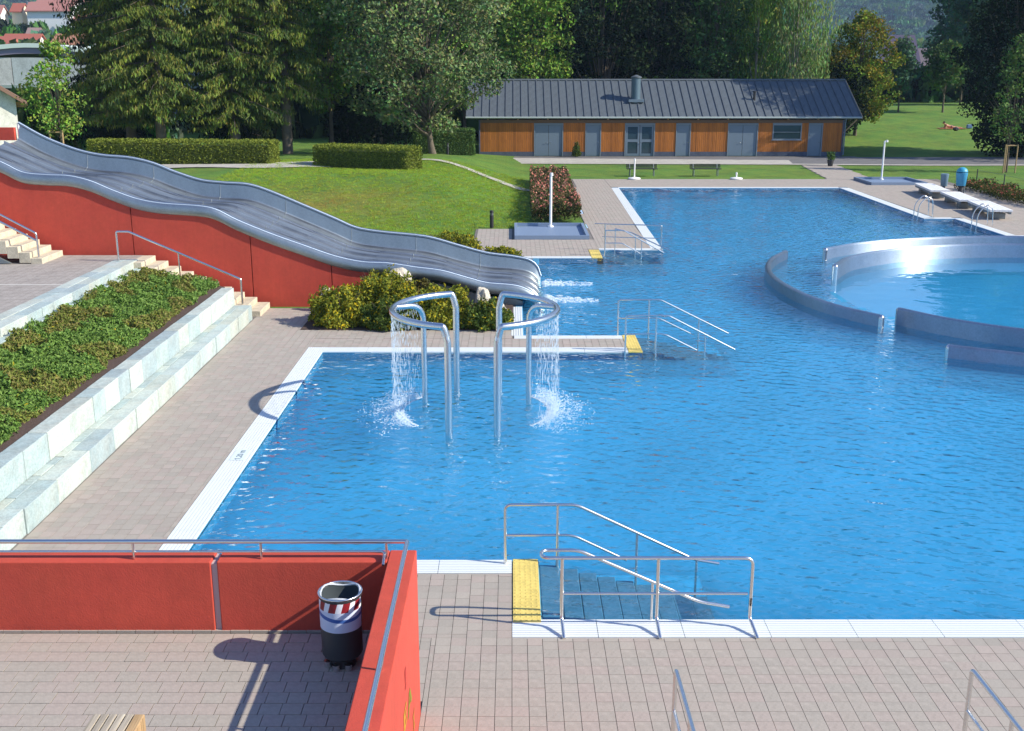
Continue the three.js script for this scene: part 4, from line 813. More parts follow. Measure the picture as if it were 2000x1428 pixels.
bed('rose_bed', 'dense bed of salmon pink roses beside the upper pool', 'rose bed', 22000, 402, (L, r) => {
  const d = 46.9 + 18.5 * Math.pow(r(), 1.15), x = 0.85 + (d - 46.9) * 0.012 + 2.15 * r(), top = 0.75 + 0.35 * noise(x * 2.2, d * 1.2, 4), q = Math.pow(r(), 0.5), fl = q > 0.78 && noise(x * 3, d * 3, 6) > 0.02 && r() < 0.22;
  L.any(x, 0.05 + q * (top + (fl ? 0.08 : 0)), d, 0.10 + 0.08 * r(), 0.08, fl ? L.tone([[0.66, 0.25, 0.19], [0.72, 0.36, 0.26], [0.55, 0.18, 0.14]]) : L.tone([[0.10, 0.13, 0.04], [0.14, 0.13, 0.05], [0.20, 0.12, 0.07], [0.08, 0.10, 0.04]]));
});
bed('flower_border', 'reddish planted border behind the white benches at the right edge', 'flower border', 9000, 403, (L, r) => {
  const k = r(), d = 44 + 17 * k, x = 25.6 + 0.2 * Math.sin(d) - 2.2 * sm(50, 44, d) + (r() - 0.5) * 1.4, q = Math.pow(r(), 0.6), fl = r() < 0.1 && q > 0.6;
  L.any(x, 0.02 + q * (0.5 + 0.4 * noise(x, d, 1)), d, 0.10 + 0.10 * r(), 0.06, fl ? L.tone([[0.6, 0.18, 0.14]]) : L.tone([[0.10, 0.12, 0.03], [0.16, 0.12, 0.04], [0.06, 0.10, 0.025]]));
});
{ // mown grass blades on the lawn nearest to the camera
  const L = new Leaves(950), r = L.r; for (let i = 0; i < 14; i++) { const a = r() * 6.28, l = 0.04 + 0.05 * r(); L.leaf((r() - 0.5) * 0.14, l * 0.45, (r() - 0.5) * 0.14, [0.35 * Math.cos(a), 0.93, 0.35 * Math.sin(a)], [-Math.sin(a), 0, Math.cos(a)], l, 0.010, [0.9 + 0.3 * r(), 1, 0.9]); }
  const g = L.build(), N = 15000, im = new THREE.InstancedMesh(g, M.leaf, N), m = new THREE.Matrix4(), q = new THREE.Quaternion(), up = new THREE.Vector3(0, 1, 0), c = new THREE.Color(); let k = 0;
  while (k < N) {
    const d = 36 + 31 * Math.pow(r(), 1.2), x = -15 + 17 * r(); if (x > 0.75 || (x > -1.6 && d < 45.2) || x > -1.5 && d < 38) continue;
    q.setFromAxisAngle(up, r() * 6.28); const s = 0.8 + 0.9 * r(); im.setMatrixAt(k, m.compose(V(x, groundHeight(x, d) - 0.035, d), q, new THREE.Vector3(s, s, s)));
    const dry = Math.exp(-(((x + 8.5) / 4) ** 2) - ((d - 50) / 3.2) ** 2) * (0.7 + noise(x, d, 5)); im.setColorAt(k, c.setRGB((0.30 + 0.09 * dry) * (0.8 + 0.4 * r()), (0.44 - 0.06 * dry) * (0.8 + 0.4 * r()), 0.06 + 0.05 * dry)); k++;
  }
  im.name = 'grass'; scene.add(im); tag(im, 'short grass blades on the lawn between slide and hedges', 'grass', null, 'stuff');
}
function rockAt(label, x, y, d, sx, sy, sd, seed) {
  const g = new THREE.IcosahedronGeometry(1, 4), p = g.attributes.position;
  for (let i = 0; i < p.count; i++) { const a = p.getX(i), b = p.getY(i), c = p.getZ(i), k = 0.85 + 0.3 * noise(a * 1.4 + seed, b * 1.4, c * 1.4) + 0.12 * noise(a * 4 + seed, b * 4, c * 4); p.setXYZ(i, a * k * sx, Math.max(-0.6, b * k) * sy, c * k * sd); }
  g.computeVertexNormals(); const m = part('rock', uvm(g), M.rock, scene); m.position.set(x, y, -d); tag(m, label, 'rock');
}
rockAt('pale rock on top of the shrub bed under the slide edge', -3.1, 0.85, 29.2, 0.42, 0.30, 0.25, 1);
rockAt('pale rock at the right of the shrub bed below the slide end', -0.8, 0.28, 28.9, 0.26, 0.42, 0.25, 2);
rockAt('low beige rock by the water at the end of the shrub bed', -0.42, 0.12, 28.2, 0.36, 0.28, 0.3, 3);
rockAt('small beige rock between shrubs and red wall', -5.05, 0.35, 28.9, 0.20, 0.36, 0.2, 4);

// ---------- paths and road beyond the pool ----------
const roadT = thing('road', 'bluish shaded asphalt road at the right of the house', 'road', [0, 0, 0], 0, null, 'structure');
part('asphalt', sheet([[-3.2, 84.9], [-3.2, 79.2], [20, 78.0], [29, 77.2], [60, 77.6], [60, 84.5], [26.5, 84.2], [26.5, 84.9]].reverse(), 0.004), M.asphalt, roadT);
part('edge_strip', sheet([[-2.6, 79.3], [-2.6, 78.2], [20, 77.2], [29, 76.4], [60, 76.8], [60, 77.6], [29, 77.2], [20, 78.0]], 0.008), M.path, roadT);
part('forecourt', sheet([[-2.6, 79.2], [20, 78.0], [20.5, 81.2], [-2.6, 83.6]], 0.008), M.path, roadT);
function pathStrip(label, pts, w) {
  const c = smoothPts(pts.map(([x, d]) => [x, 0, d]), 40), pos = [], uv = [], idx = [];
  c.forEach((p, i) => { const a = c[Math.max(0, i - 1)], b = c[Math.min(c.length - 1, i + 1)], tx = b.x - a.x, tz = b.z - a.z, l = Math.hypot(tx, tz); for (let k = 0; k <= 3; k++) { const s = (k / 3 - 0.5) * w, x = p.x - (tz / l) * s, z = p.z + (tx / l) * s; pos.push(x, groundHeight(x, -z) + 0.02, z); uv.push(x, z); } });
  for (let i = 0; i < c.length - 1; i++) for (let k = 0; k < 3; k++) { const a = i * 4 + k; idx.push(a, a + 4, a + 1, a + 4, a + 5, a + 1); }
  const g = new THREE.BufferGeometry(); g.setAttribute('position', new THREE.Float32BufferAttribute(pos, 3)); g.setAttribute('uv', new THREE.Float32BufferAttribute(uv, 2)); g.setIndex(idx); g.computeVertexNormals();
  tag(part('path', g, M.path, scene), label, 'path', null, 'structure');
}
pathStrip('pale path along the left hedge above the lawn', [[-24, 60.6], [-19, 61.6], [-14, 62.2], [-10.2, 63.0]], 3.4);
pathStrip('narrow pale path curving over the lawn towards the rose bed', [[-6.0, 66.6], [-3.5, 65.2], [-1.2, 62.6], [0.9, 59.4]], 0.8);

// ---------- timber changing house ----------
{
  const h = thing('changing_house', 'long timber clad house with grey doors and dark tiled roof', 'building', [0, 0, 85.2]);
  const X0 = -2.5, X1 = 25.55, EH = 2.72;
  part('core', box2(X0 + 0.06, X1 - 0.06, 0, EH, 0.08, 9), std({ color: rgb(0.10, 0.07, 0.05), roughness: 1 }), h);
  const opens = [['double_door', 1.78, 3.88], ['door', 5.74, 6.81], ['glazed_door', 8.79, 10.96], ['door', 12.74, 13.73], ['double_door', 16.74, 18.92], ['door', 22.96, 23.91]];
  let x = X0; const panel = (a, b, y0 = 0.34) => {
    const l = [], n = Math.max(1, Math.round((b - a) / 0.145)), w = (b - a) / n;
    for (let i = 0; i < n; i++) { const o = rr(0, 0.012); l.push(box2(a + i * w + 0.006, a + (i + 1) * w - 0.006, y0, 2.52, -0.02 - o, 0.09)); }
    part('cladding', l, M.wood, h).userData.kind = 'stuff'; if (y0 < 1) part('plinth', box2(a, b, 0, 0.335, -0.035, 0.08), M.plinth, h);
  };
  for (const [name, a, b] of opens) {
    if (name === 'door' && a > 20) { panel(x, 20.19 - 0.08); panel(22.28 + 0.08, a - 0.08); const l = [], n = 15, w = 2.25 / n; for (let i = 0; i < n; i++) l.push(box2(20.11 + i * w + 0.006, 20.11 + (i + 1) * w - 0.006, 0.34, 1.24, -0.025 - rr(0, 0.012), 0.09)); part('cladding', l, M.wood, h).userData.kind = 'stuff'; part('plinth', box2(20.11, 22.36, 0, 0.335, -0.035, 0.08), M.plinth, h); }
    else panel(x, a - 0.08);
    const f = part('door_frame', [box2(a - 0.075, a, 0, 2.5, -0.06, 0.08), box2(b, b + 0.075, 0, 2.5, -0.06, 0.08), box2(a, b, 2.38, 2.5, -0.06, 0.08)], M.frameGrey, h);
    const leaves = name === 'door' ? [[a, b]] : [[a, (a + b) / 2], [(a + b) / 2, b]];
    leaves.forEach(([p, q], i) => {
      const g = name === 'glazed_door' ? [box2(p + 0.02, p + 0.16, 0.02, 2.37, 0.0, 0.05), box2(q - 0.16, q - 0.02, 0.02, 2.37, 0.0, 0.05), box2(p + 0.16, q - 0.16, 0.02, 0.2, 0.0, 0.05), box2(p + 0.16, q - 0.16, 1.08, 1.28, 0.0, 0.05), box2(p + 0.16, q - 0.16, 2.23, 2.37, 0.0, 0.05)] : [rbox(p + 0.012, q - 0.012, 0.02, 2.37, 0.0, 0.05, 0.01)];
      const dl = part('door', g, M.doorGrey, h);
      if (name === 'glazed_door') for (const [y0, y1] of [[0.2, 1.08], [1.28, 2.23]]) part('pane', box2(p + 0.16, q - 0.16, y0, y1, 0.025, 0.035), M.glass, dl);
      part('handle', pipe([[i ? p + 0.1 : q - 0.1, 1.05, 0], [i ? p + 0.1 : q - 0.1, 1.05, -0.06], [i ? p + 0.22 : q - 0.22, 1.05, -0.06]], 0.012, 0.02, 6), M.steel, dl);
    });
    x = b + 0.08;
  }
  panel(x, X1);
  part('door_frame', box2(20.1, 22.37, 2.44, 2.52, -0.03, 0.08), M.frameGrey, h);
  { const w = part('window', [box2(20.12, 20.2, 1.25, 2.44, -0.05, 0.08), box2(22.28, 22.36, 1.25, 2.44, -0.05, 0.08), box2(20.2, 22.28, 2.34, 2.44, -0.05, 0.08), box2(20.2, 22.28, 1.25, 1.33, -0.05, 0.08), box2(20.2, 22.28, 1.80, 1.85, -0.04, 0.08)], M.frameGrey, h); part('pane', box2(20.2, 22.28, 1.33, 2.34, 0.03, 0.04), M.glass, w); part('sill', box2(20.05, 22.43, 1.20, 1.248, -0.09, 0.05), M.frameGrey, w); }
  part('head_beam', box2(X0, X1, 2.522, 2.76, -0.05, 0.1), std({ color: rgb(0.16, 0.10, 0.06), roughness: 0.9 }), h);
  for (const xx of [X0 - 0.06, X1 - 0.06]) part('corner_post', box2(xx, xx + 0.12, 0, 2.76, -0.07, 0.05), M.plinth, h);
  for (let q = X0 + 0.6; q < X1; q += 2.31) part('rafter', box2(q, q + 0.1, 2.77, 2.88, -0.18, 0.1), M.pine, h);
  // roof: front slope of sheets with standing ribs, both gables overhanging
  const RX0 = -3.55, RX1 = 26.85, E = [-0.26, 3.0], RG = [4.8, 5.66], k = (RG[1] - E[1]) / (RG[0] - E[0]), at = (d) => E[1] + k * (d - E[0]), slope = Math.atan(k), len = Math.hypot(RG[0] - E[0], RG[1] - E[1]);
  const roof = part('roof', [prism([[0, 0], [0.1, 0], [0.1, 0.1]], 0, 0.1)], M.roofTile, h); roof.geometry = (() => {
    const l = []; for (const s of [1, -1]) { const g = new THREE.BoxGeometry(RX1 - RX0, 0.10, len); g.rotateX(s * slope); g.translate((RX0 + RX1) / 2, (E[1] + RG[1]) / 2 - 0.06, -(s > 0 ? (E[0] + RG[0]) / 2 : RG[0] + (RG[0] - E[0]) / 2)); l.push(uvm(g)); } return mg(l); })();
  const nRib = 50; for (let i = 0; i <= nRib; i++) { const xx = RX0 + 0.05 + ((RX1 - RX0 - 0.1) * i) / nRib, g = new THREE.BoxGeometry(0.075, 0.075, len); g.rotateX(slope); g.translate(xx, (E[1] + RG[1]) / 2 + 0.02, -(E[0] + RG[0]) / 2); part('roof_rib', uvm(g), M.roofRib, roof); }
  part('ridge_cap', pipe([[RX0, RG[1] + 0.01, RG[0]], [RX1, RG[1] + 0.01, RG[0]]], 0.11, 0.01, 8), M.roofTile, roof);
  part('gutter', pipe([[RX0, 2.93, -0.33], [RX1, 2.93, -0.33]], 0.075, 0.01, 8), std({ color: rgb(0.36, 0.42, 0.40), roughness: 0.5 }), roof);
  part('verge_board', [prism([[0, 0], [0.06, 0], [0.06, 0.06]], 0, 0.06)], M.pine, roof).geometry = (() => { const g = new THREE.BoxGeometry(0.06, 0.2, len); g.rotateX(slope); g.translate(RX1 + 0.03, (E[1] + RG[1]) / 2 - 0.08, -(E[0] + RG[0]) / 2); return uvm(g); })();
  const ch = part('chimney', [cyl(0.36, 0.36, 1.95, 9.68, 3.9, 1.9, 20)], std({ color: rgb(0.11, 0.17, 0.21), metalness: 0.3, roughness: 0.45 }), h);
  part('chimney_cap', [cyl(0.43, 0.43, 0.1, 9.68, 5.86, 1.9, 20), cyl(0.40, 0.05, 0.14, 9.68, 5.96, 1.9, 20)], M.roofTile, ch); part('flashing', [box2(9.1, 10.3, at(1.9) - 0.10, at(1.9) + 0.12, 1.4, 2.4)], M.doorGrey, ch);
  part('vent_pipe', [cyl(0.10, 0.10, 0.75, 19.0, at(2) - 0.1, 2.0, 10), cyl(0.15, 0.15, 0.08, 19.0, at(2) + 0.6, 2.0, 10)], M.black, h);
  part('brace', pipe([[X1 + 0.02, 1.75, -0.03], [X1 + 1.0, 2.8, -0.1]], 0.05, 0.01, 6), M.pine, h);
  part('downpipe', pipe([[X1 + 0.12, 2.9, -0.3], [X1 + 0.12, 2.6, -0.1], [X1 + 0.12, 0.1, -0.1]], 0.05, 0.1, 8), M.doorGrey, h);
}
shrub('small dark plant standing before the house between the two left doors', 4.95, 84.5, 0.4, 1.3, 0.3, 520, 1400, DG, DG, 0);

// ---------- furniture around the upper pool ----------
function parkBench(label, x, d) {
  const b = thing('park_bench', label, 'bench', [x, 0, d], 0, 'dark benches on the grass before the house');
  for (let i = 0; i < 4; i++) part('seat_slat', rbox(-0.97, 0.97, 0.43, 0.47, 0.0 + i * 0.12, 0.105 + i * 0.12, 0.008), M.black, b);
  for (let i = 0; i < 3; i++) part('back_slat', rbox(-0.97, 0.97, 0.50 + i * 0.08, 0.565 + i * 0.08, 0.46 + i * 0.03, 0.49 + i * 0.03, 0.008), M.black, b);
  for (const s of [-0.75, 0.75]) part('leg', [pipe([[s, 0, 0.02], [s, 0.42, 0.04], [s, 0.42, 0.44], [s, 0.72, 0.54]], 0.025, 0.05, 6), pipe([[s, 0.42, 0.4], [s, 0, 0.46]], 0.025, 0.01, 6)], M.steelDark, b);
}
parkBench('dark slatted bench on the grass, left one, in front of the glazed door', 8.15, 68.4);
parkBench('dark slatted bench on the grass, right one, in front of the grey double door', 12.15, 68.4);
function parasolStand(label, x, d, h) {
  const t = thing('parasol_stand', label, 'parasol stand', [x, 0.0, d]);
  part('base', new THREE.LatheGeometry([[0, 0], [0.36, 0], [0.38, 0.04], [0.36, 0.10], [0.12, 0.14], [0, 0.14]].map(([a, b]) => new THREE.Vector2(a, b)), 24), M.white, t); part('pole', cyl(0.045, 0.045, h, 0, 0.13, 0, 10), M.white, t); part('collar', cyl(0.065, 0.065, 0.06, 0, h * 0.98, 0, 10), M.white, t);
}
parasolStand('white stand with a tall pole at the far pool edge, before the left bench', 7.44, 66.4, 1.12);
parasolStand('white stand with a short stub at the far pool edge, right of the benches', 13.65, 66.4, 0.30);
function shower(label, bx0, bx1, d0, d1, px, pd, h, headRight) {
  const t = thing('pool_shower', label, 'shower', [bx0, 0, d0]), w = bx1 - bx0, l = d1 - d0, bm = std({ color: rgb(0.20, 0.27, 0.38), roughness: 0.5 });
  part('basin', [box2(0, w, 0.004, 0.03, 0, l), box2(0, w, 0.03, 0.16, 0, 0.12), box2(0, w, 0.03, 0.16, l - 0.12, l), box2(0, 0.12, 0.03, 0.16, 0.12, l - 0.12), box2(w - 0.12, w, 0.03, 0.16, 0.12, l - 0.12)], bm, t);
  part('post', cyl(0.055, 0.05, h, px - bx0, 0.02, pd - d0, 12), M.white, t);
  part('shower_head', [cyl(0.075, 0.055, 0.12, px - bx0 + headRight, h - 0.05, pd - d0, 12), pipe([[px - bx0, h, pd - d0], [px - bx0 + headRight, h + 0.02, pd - d0]], 0.03, 0.01, 6)], M.white, t);
  part('foot', cyl(0.13, 0.12, 0.05, px - bx0, 0.03, pd - d0, 12), M.white, t);
}
shower('outdoor shower with a white post in a blue basin before the rose bed', 0.1, 3.02, 41.9, 45.6, 1.62, 45.3, 2.2, 0.02);
shower('shower with white post in a blue basin at the far right of the pool', 20.75, 24.0, 62.9, 66.3, 22.35, 66.0, 2.3, 0.14);
function bollard(label, x, d, h, r) { const t = thing('bollard_lamp', label, 'bollard', [x, groundHeight(x, d), d]); part('post', cyl(r, r, h * 0.72, 0, 0, 0, 14), M.black, t); part('lens', cyl(r * 0.85, r * 0.85, h * 0.14, 0, h * 0.72, 0, 14), std({ color: rgb(0.10, 0.11, 0.11), roughness: 0.3 }), t); part('cap', cyl(r, r * 0.9, h * 0.14, 0, h * 0.86, 0, 14), M.black, t); }
bollard('black bollard lamp on the grass beside the paved corner with the shower', -0.85, 45.2, 0.72, 0.085);
bollard('black bollard lamp on the bank left of the house', -4.6, 78.5, 0.85, 0.09);
{ const t = thing('plant_pot', 'small dark pot with a plant at the corner of path and road', 'plant pot', [22.1, 0.0, 76.0]); part('pot', new THREE.LatheGeometry([[0, 0], [0.16, 0], [0.24, 0.42], [0.22, 0.44], [0, 0.40]].map(([a, b]) => new THREE.Vector2(a, b)), 16), M.rubber, t); const L = new Leaves(530); for (let i = 0; i < 260; i++) L.any((L.r() - 0.5) * 0.5, 0.42 + 0.55 * L.r(), (L.r() - 0.5) * 0.5, 0.16, 0.07, L.tone(MID)); part('plant', L.build(), M.leaf, t); }
[['farthest white slab bench beside the upper pool', 22.2, 57.6], ['middle white slab bench beside the upper pool', 21.95, 53.3], ['nearest white slab bench beside the upper pool', 21.75, 49.4]].forEach(([label, x, d]) => {
  const l = 3.7, b = thing('slab_bench', label, 'bench', [x - 0.24, 0, d - l / 2], -0.13, 'white slab benches in a row');
  for (let i = 0; i < 5; i++) part('seat_board', rbox(-0.48 + i * 0.193, -0.296 + i * 0.193, 0.36, 0.46, 0.02, l - 0.02, 0.012), M.white, b);
  part('frame', [box2(-0.45, -0.37, 0.26, 0.355, 0.1, l - 0.1), box2(0.37, 0.45, 0.26, 0.355, 0.1, l - 0.1)], M.doorGrey, b);
  for (const q of [0.5, l - 0.9]) part('support', rbox(-0.34, 0.34, 0, 0.26, q, q + 0.45, 0.02), M.steelDark, b);
});
function ladder(label, x, d) {
  const t = thing('pool_ladder', label, 'pool ladder', [x, 0, d]);
  for (const o of [0, 0.5]) part('rail', pipe([[0.55, 0.0, o], [0.5, 0.75, o], [0.25, 0.95, o], [-0.12, 0.55, o], [-0.14, -0.9, o]], 0.024, 0.25, 8), M.steel, t);
  for (const y of [-0.2, -0.5, -0.8]) part('step', box(0.1, 0.03, 0.5, -0.14, y, 0.25), M.steel, t);
}
ladder('steel pool ladder at the step in the right edge of the upper pool', 18.4, 48.7);
ladder('steel pool ladder on the short right edge by the white benches', 19.76, 45.6);
{ const t = thing('waste_bin', 'blue waste bin behind the white slab benches', 'waste bin', [24.1, 0, 58.5]); part('post', cyl(0.04, 0.04, 1.0, 0.24, 0, 0.1, 8), M.steelDark, t); part('body', new THREE.LatheGeometry([[0, 0.42], [0.24, 0.42], [0.3, 1.1], [0.28, 1.12], [0.26, 1.05], [0.22, 0.5], [0, 0.48]].map(([a, b]) => new THREE.Vector2(a, b)), 20), std({ color: rgb(0.05, 0.30, 0.52), roughness: 0.5 }), t); part('lid', new THREE.SphereGeometry(0.30, 18, 8, 0, 6.2832, 0, 1.4).translate(0, 1.1, 0), std({ color: rgb(0.05, 0.34, 0.50), roughness: 0.45 }), t); part('leg', cyl(0.12, 0.12, 0.42, 0, 0, 0, 12), M.rubber, t);
  const u = thing('waste_bin', 'grey blue waste bin left of the blue one', 'waste bin', [23.55, 0, 59.4]); part('body', new THREE.LatheGeometry([[0, 0.3], [0.17, 0.3], [0.21, 0.95], [0.19, 0.97], [0, 0.9]].map(([a, b]) => new THREE.Vector2(a, b)), 16), std({ color: rgb(0.14, 0.23, 0.30), roughness: 0.6 }), u); part('leg', cyl(0.08, 0.08, 0.3, 0, 0, 0, 10), M.rubber, u); }
{ const t = thing('wire_fence', 'thin dark posts of a low fence at the right edge behind the benches', 'fence', [26.3, 0, 48]); for (let i = 0; i < 5; i++) part('post', cyl(0.03, 0.03, 1.1, -0.1 * i, 0, i * 3.2, 8), M.rubber, t); for (const y of [0.35, 0.7, 1.05]) part('wire', pipe([[0, y, 0], [-0.4, y, 12.8]], 0.006, 0.01, 4), M.steelDark, t); }

// ---------- sunbathers far out on the lawn ----------
function blob(bones, cell) { // smooth union of tapered capsules -> one surface
  const pad = 0.12, lo = [1e9, 1e9, 1e9], hi = [-1e9, -1e9, -1e9];
  for (const [a, b, r0, r1] of bones) for (const [p, r] of [[a, r0], [b, r1]]) for (let k = 0; k < 3; k++) { lo[k] = Math.min(lo[k], p[k] - r - pad); hi[k] = Math.max(hi[k], p[k] + r + pad); }
  const f = (x, y, z) => { let s = 0; for (const [a, b, r0, r1] of bones) { const dx = b[0] - a[0], dy = b[1] - a[1], dz = b[2] - a[2], t = Math.max(0, Math.min(1, ((x - a[0]) * dx + (y - a[1]) * dy + (z - a[2]) * dz) / (dx * dx + dy * dy + dz * dz + 1e-9))); const q = Math.hypot(x - a[0] - dx * t, y - a[1] - dy * t, z - a[2] - dz * t) - (r0 + (r1 - r0) * t); s += Math.exp(-q * 38); } return -Math.log(s + 1e-30) / 38; };
  const n = [0, 1, 2].map((k) => Math.ceil((hi[k] - lo[k]) / cell)), pos = [], P = (i, j, k) => [lo[0] + i * cell, lo[1] + j * cell, lo[2] + k * cell];
  const val = new Float32Array((n[0] + 1) * (n[1] + 1) * (n[2] + 1)), id = (i, j, k) => (k * (n[1] + 1) + j) * (n[0] + 1) + i;
  for (let k = 0; k <= n[2]; k++) for (let j = 0; j <= n[1]; j++) for (let i = 0; i <= n[0]; i++) val[id(i, j, k)] = f(...P(i, j, k));
  const T = [[0, 5, 1, 6], [0, 1, 2, 6], [0, 2, 3, 6], [0, 3, 7, 6], [0, 7, 4, 6], [0, 4, 5, 6]], C = [[0, 0, 0], [1, 0, 0], [1, 1, 0], [0, 1, 0], [0, 0, 1], [1, 0, 1], [1, 1, 1], [0, 1, 1]];
  for (let k = 0; k < n[2]; k++) for (let j = 0; j < n[1]; j++) for (let i = 0; i < n[0]; i++) for (const t of T) {
    const q = t.map((c) => [P(i + C[c][0], j + C[c][1], k + C[c][2]), val[id(i + C[c][0], j + C[c][1], k + C[c][2])]]), inn = q.filter((e) => e[1] < 0), out = q.filter((e) => e[1] >= 0);
    if (!inn.length || !out.length) continue; const cut = (a, b) => { const s = a[1] / (a[1] - b[1]); return a[0].map((v, m) => v + (b[0][m] - v) * s); };
    if (inn.length === 1) pos.push(...[cut(inn[0], out[0]), cut(inn[0], out[1]), cut(inn[0], out[2])].flat());
    else if (inn.length === 3) pos.push(...[cut(inn[0], out[0]), cut(inn[1], out[0]), cut(inn[2], out[0])].flat());
    else { const a = cut(inn[0], out[0]), b = cut(inn[0], out[1]), c = cut(inn[1], out[0]), e = cut(inn[1], out[1]); pos.push(...a, ...b, ...c, ...b, ...e, ...c); }
  }
  const g = new THREE.BufferGeometry(), nor = new Float32Array(pos.length), e = 0.004;
  for (let i = 0; i < pos.length; i += 3) { const [x, y, z] = [pos[i], pos[i + 1], pos[i + 2]], v = [f(x + e, y, z) - f(x - e, y, z), f(x, y + e, z) - f(x, y - e, z), f(x, y, z + e) - f(x, y, z - e)], l = Math.hypot(...v) || 1; nor[i] = v[0] / l; nor[i + 1] = v[1] / l; nor[i + 2] = v[2] / l; }
  for (let i = 0; i < pos.length; i += 9) { const a = new THREE.Vector3(pos[i + 3] - pos[i], pos[i + 4] - pos[i + 1], pos[i + 5] - pos[i + 2]), b = new THREE.Vector3(pos[i + 6] - pos[i], pos[i + 7] - pos[i + 1], pos[i + 8] - pos[i + 2]); if (a.cross(b).dot(new THREE.Vector3(nor[i], nor[i + 1], nor[i + 2])) < 0) for (let k = 0; k < 3; k++) { [pos[i + 3 + k], pos[i + 6 + k]] = [pos[i + 6 + k], pos[i + 3 + k]]; [nor[i + 3 + k], nor[i + 6 + k]] = [nor[i + 6 + k], nor[i + 3 + k]]; } }
  g.setAttribute('position', new THREE.Float32BufferAttribute(pos, 3)); g.setAttribute('normal', new THREE.BufferAttribute(nor, 3)); return g;
}
{
  const px = 41.9, pd = 106, py = groundHeight(px, pd), skin = std({ color: rgb(0.50, 0.25, 0.15), roughness: 0.6 });
  const p = thing('person', 'person lying propped on the elbows on a towel on the far lawn', 'person', [px, py, pd]);
  // lying on the front, head to the left and raised, propped on the forearms
  const b = [[[-0.42, 0.42, 0], [-0.30, 0.34, 0], 0.055, 0.06], [[-0.28, 0.30, -0.15], [-0.28, 0.30, 0.15], 0.075, 0.075], [[-0.24, 0.27, 0], [0.10, 0.16, 0], 0.14, 0.12], [[0.10, 0.16, 0], [0.28, 0.16, 0], 0.12, 0.14]];
  for (const s of [-1, 1]) b.push([[0.28, 0.14, 0.08 * s], [0.72, 0.10, 0.10 * s], 0.095, 0.06], [[0.72, 0.10, 0.10 * s], [1.12, 0.08, 0.12 * s], 0.06, 0.036], [[1.12, 0.07, 0.12 * s], [1.26, 0.045, 0.13 * s], 0.035, 0.03], [[-0.28, 0.30, 0.17 * s], [-0.36, 0.06, 0.20 * s], 0.05, 0.042], [[-0.36, 0.05, 0.20 * s], [-0.60, 0.045, 0.10 * s], 0.04, 0.028],
    ...[0, 1, 2, 3].map((k) => [[-0.60, 0.045, (0.08 + 0.018 * k) * s], [-0.70 - 0.012 * (k % 3), 0.03, (0.07 + 0.022 * k) * s], 0.013, 0.009]), [[-0.59, 0.045, 0.07 * s], [-0.64, 0.035, 0.03 * s], 0.013, 0.010]);
  b.push([[-0.50, 0.53, 0], [-0.46, 0.47, 0], 0.095, 0.075], [[-0.59, 0.50, 0], [-0.60, 0.49, 0], 0.022, 0.02]);
  part('body', blob(b, 0.022), skin, p);
  const hr = new THREE.SphereGeometry(0.108, 18, 12); hr.scale(1, 1.05, 0.95); hr.translate(-0.47, 0.56, 0); part('hair', hr, std({ color: rgb(0.035, 0.022, 0.015), roughness: 0.9 }), p);
  const tr = new THREE.CapsuleGeometry(0.145, 0.12, 6, 16); tr.rotateZ(Math.PI / 2); tr.scale(1, 0.92, 1.2); tr.translate(0.27, 0.155, 0); part('swimwear', tr, std({ color: rgb(0.10, 0.05, 0.08), roughness: 0.8 }), p);
  tag(part('towel', rbox(-1.0, 1.5, 0, 0.02, -0.6, 0.6, 0.008).translate(px, py - 0.005, -pd), std({ color: rgb(0.60, 0.24, 0.12), roughness: 0.95, map: mottle }), scene), 'orange towel under the person lying on the far lawn', 'towel');
  const bag = thing('beach_bag', 'small blue beach bag right of the lying person on the far lawn', 'bag', [px + 1.9, py, pd - 0.2]); part('body', rbox(-0.25, 0.25, 0, 0.36, -0.14, 0.14, 0.06), std({ color: rgb(0.13, 0.22, 0.42), roughness: 0.8 }), bag); part('strap', pipe([[-0.15, 0.33, 0], [-0.12, 0.52, 0], [0.12, 0.52, 0], [0.15, 0.33, 0]], 0.015, 0.08, 6), M.rubber, bag);
  const ball = part('bag_bundle', (() => { const g = new THREE.IcosahedronGeometry(0.22, 3), q = g.attributes.position; for (let i = 0; i < q.count; i++) { const k = 1 + 0.25 * noise(q.getX(i) * 7, q.getY(i) * 7, q.getZ(i) * 7); q.setXYZ(i, q.getX(i) * k * 1.2, q.getY(i) * k * 0.8, q.getZ(i) * k); } g.computeVertexNormals(); g.translate(px - 0.9, py + 0.14, -(pd - 4.0)); return g; })(), M.rubber, scene); tag(ball, 'dark bundle on the grass in front of the lying person', 'bundle');
}

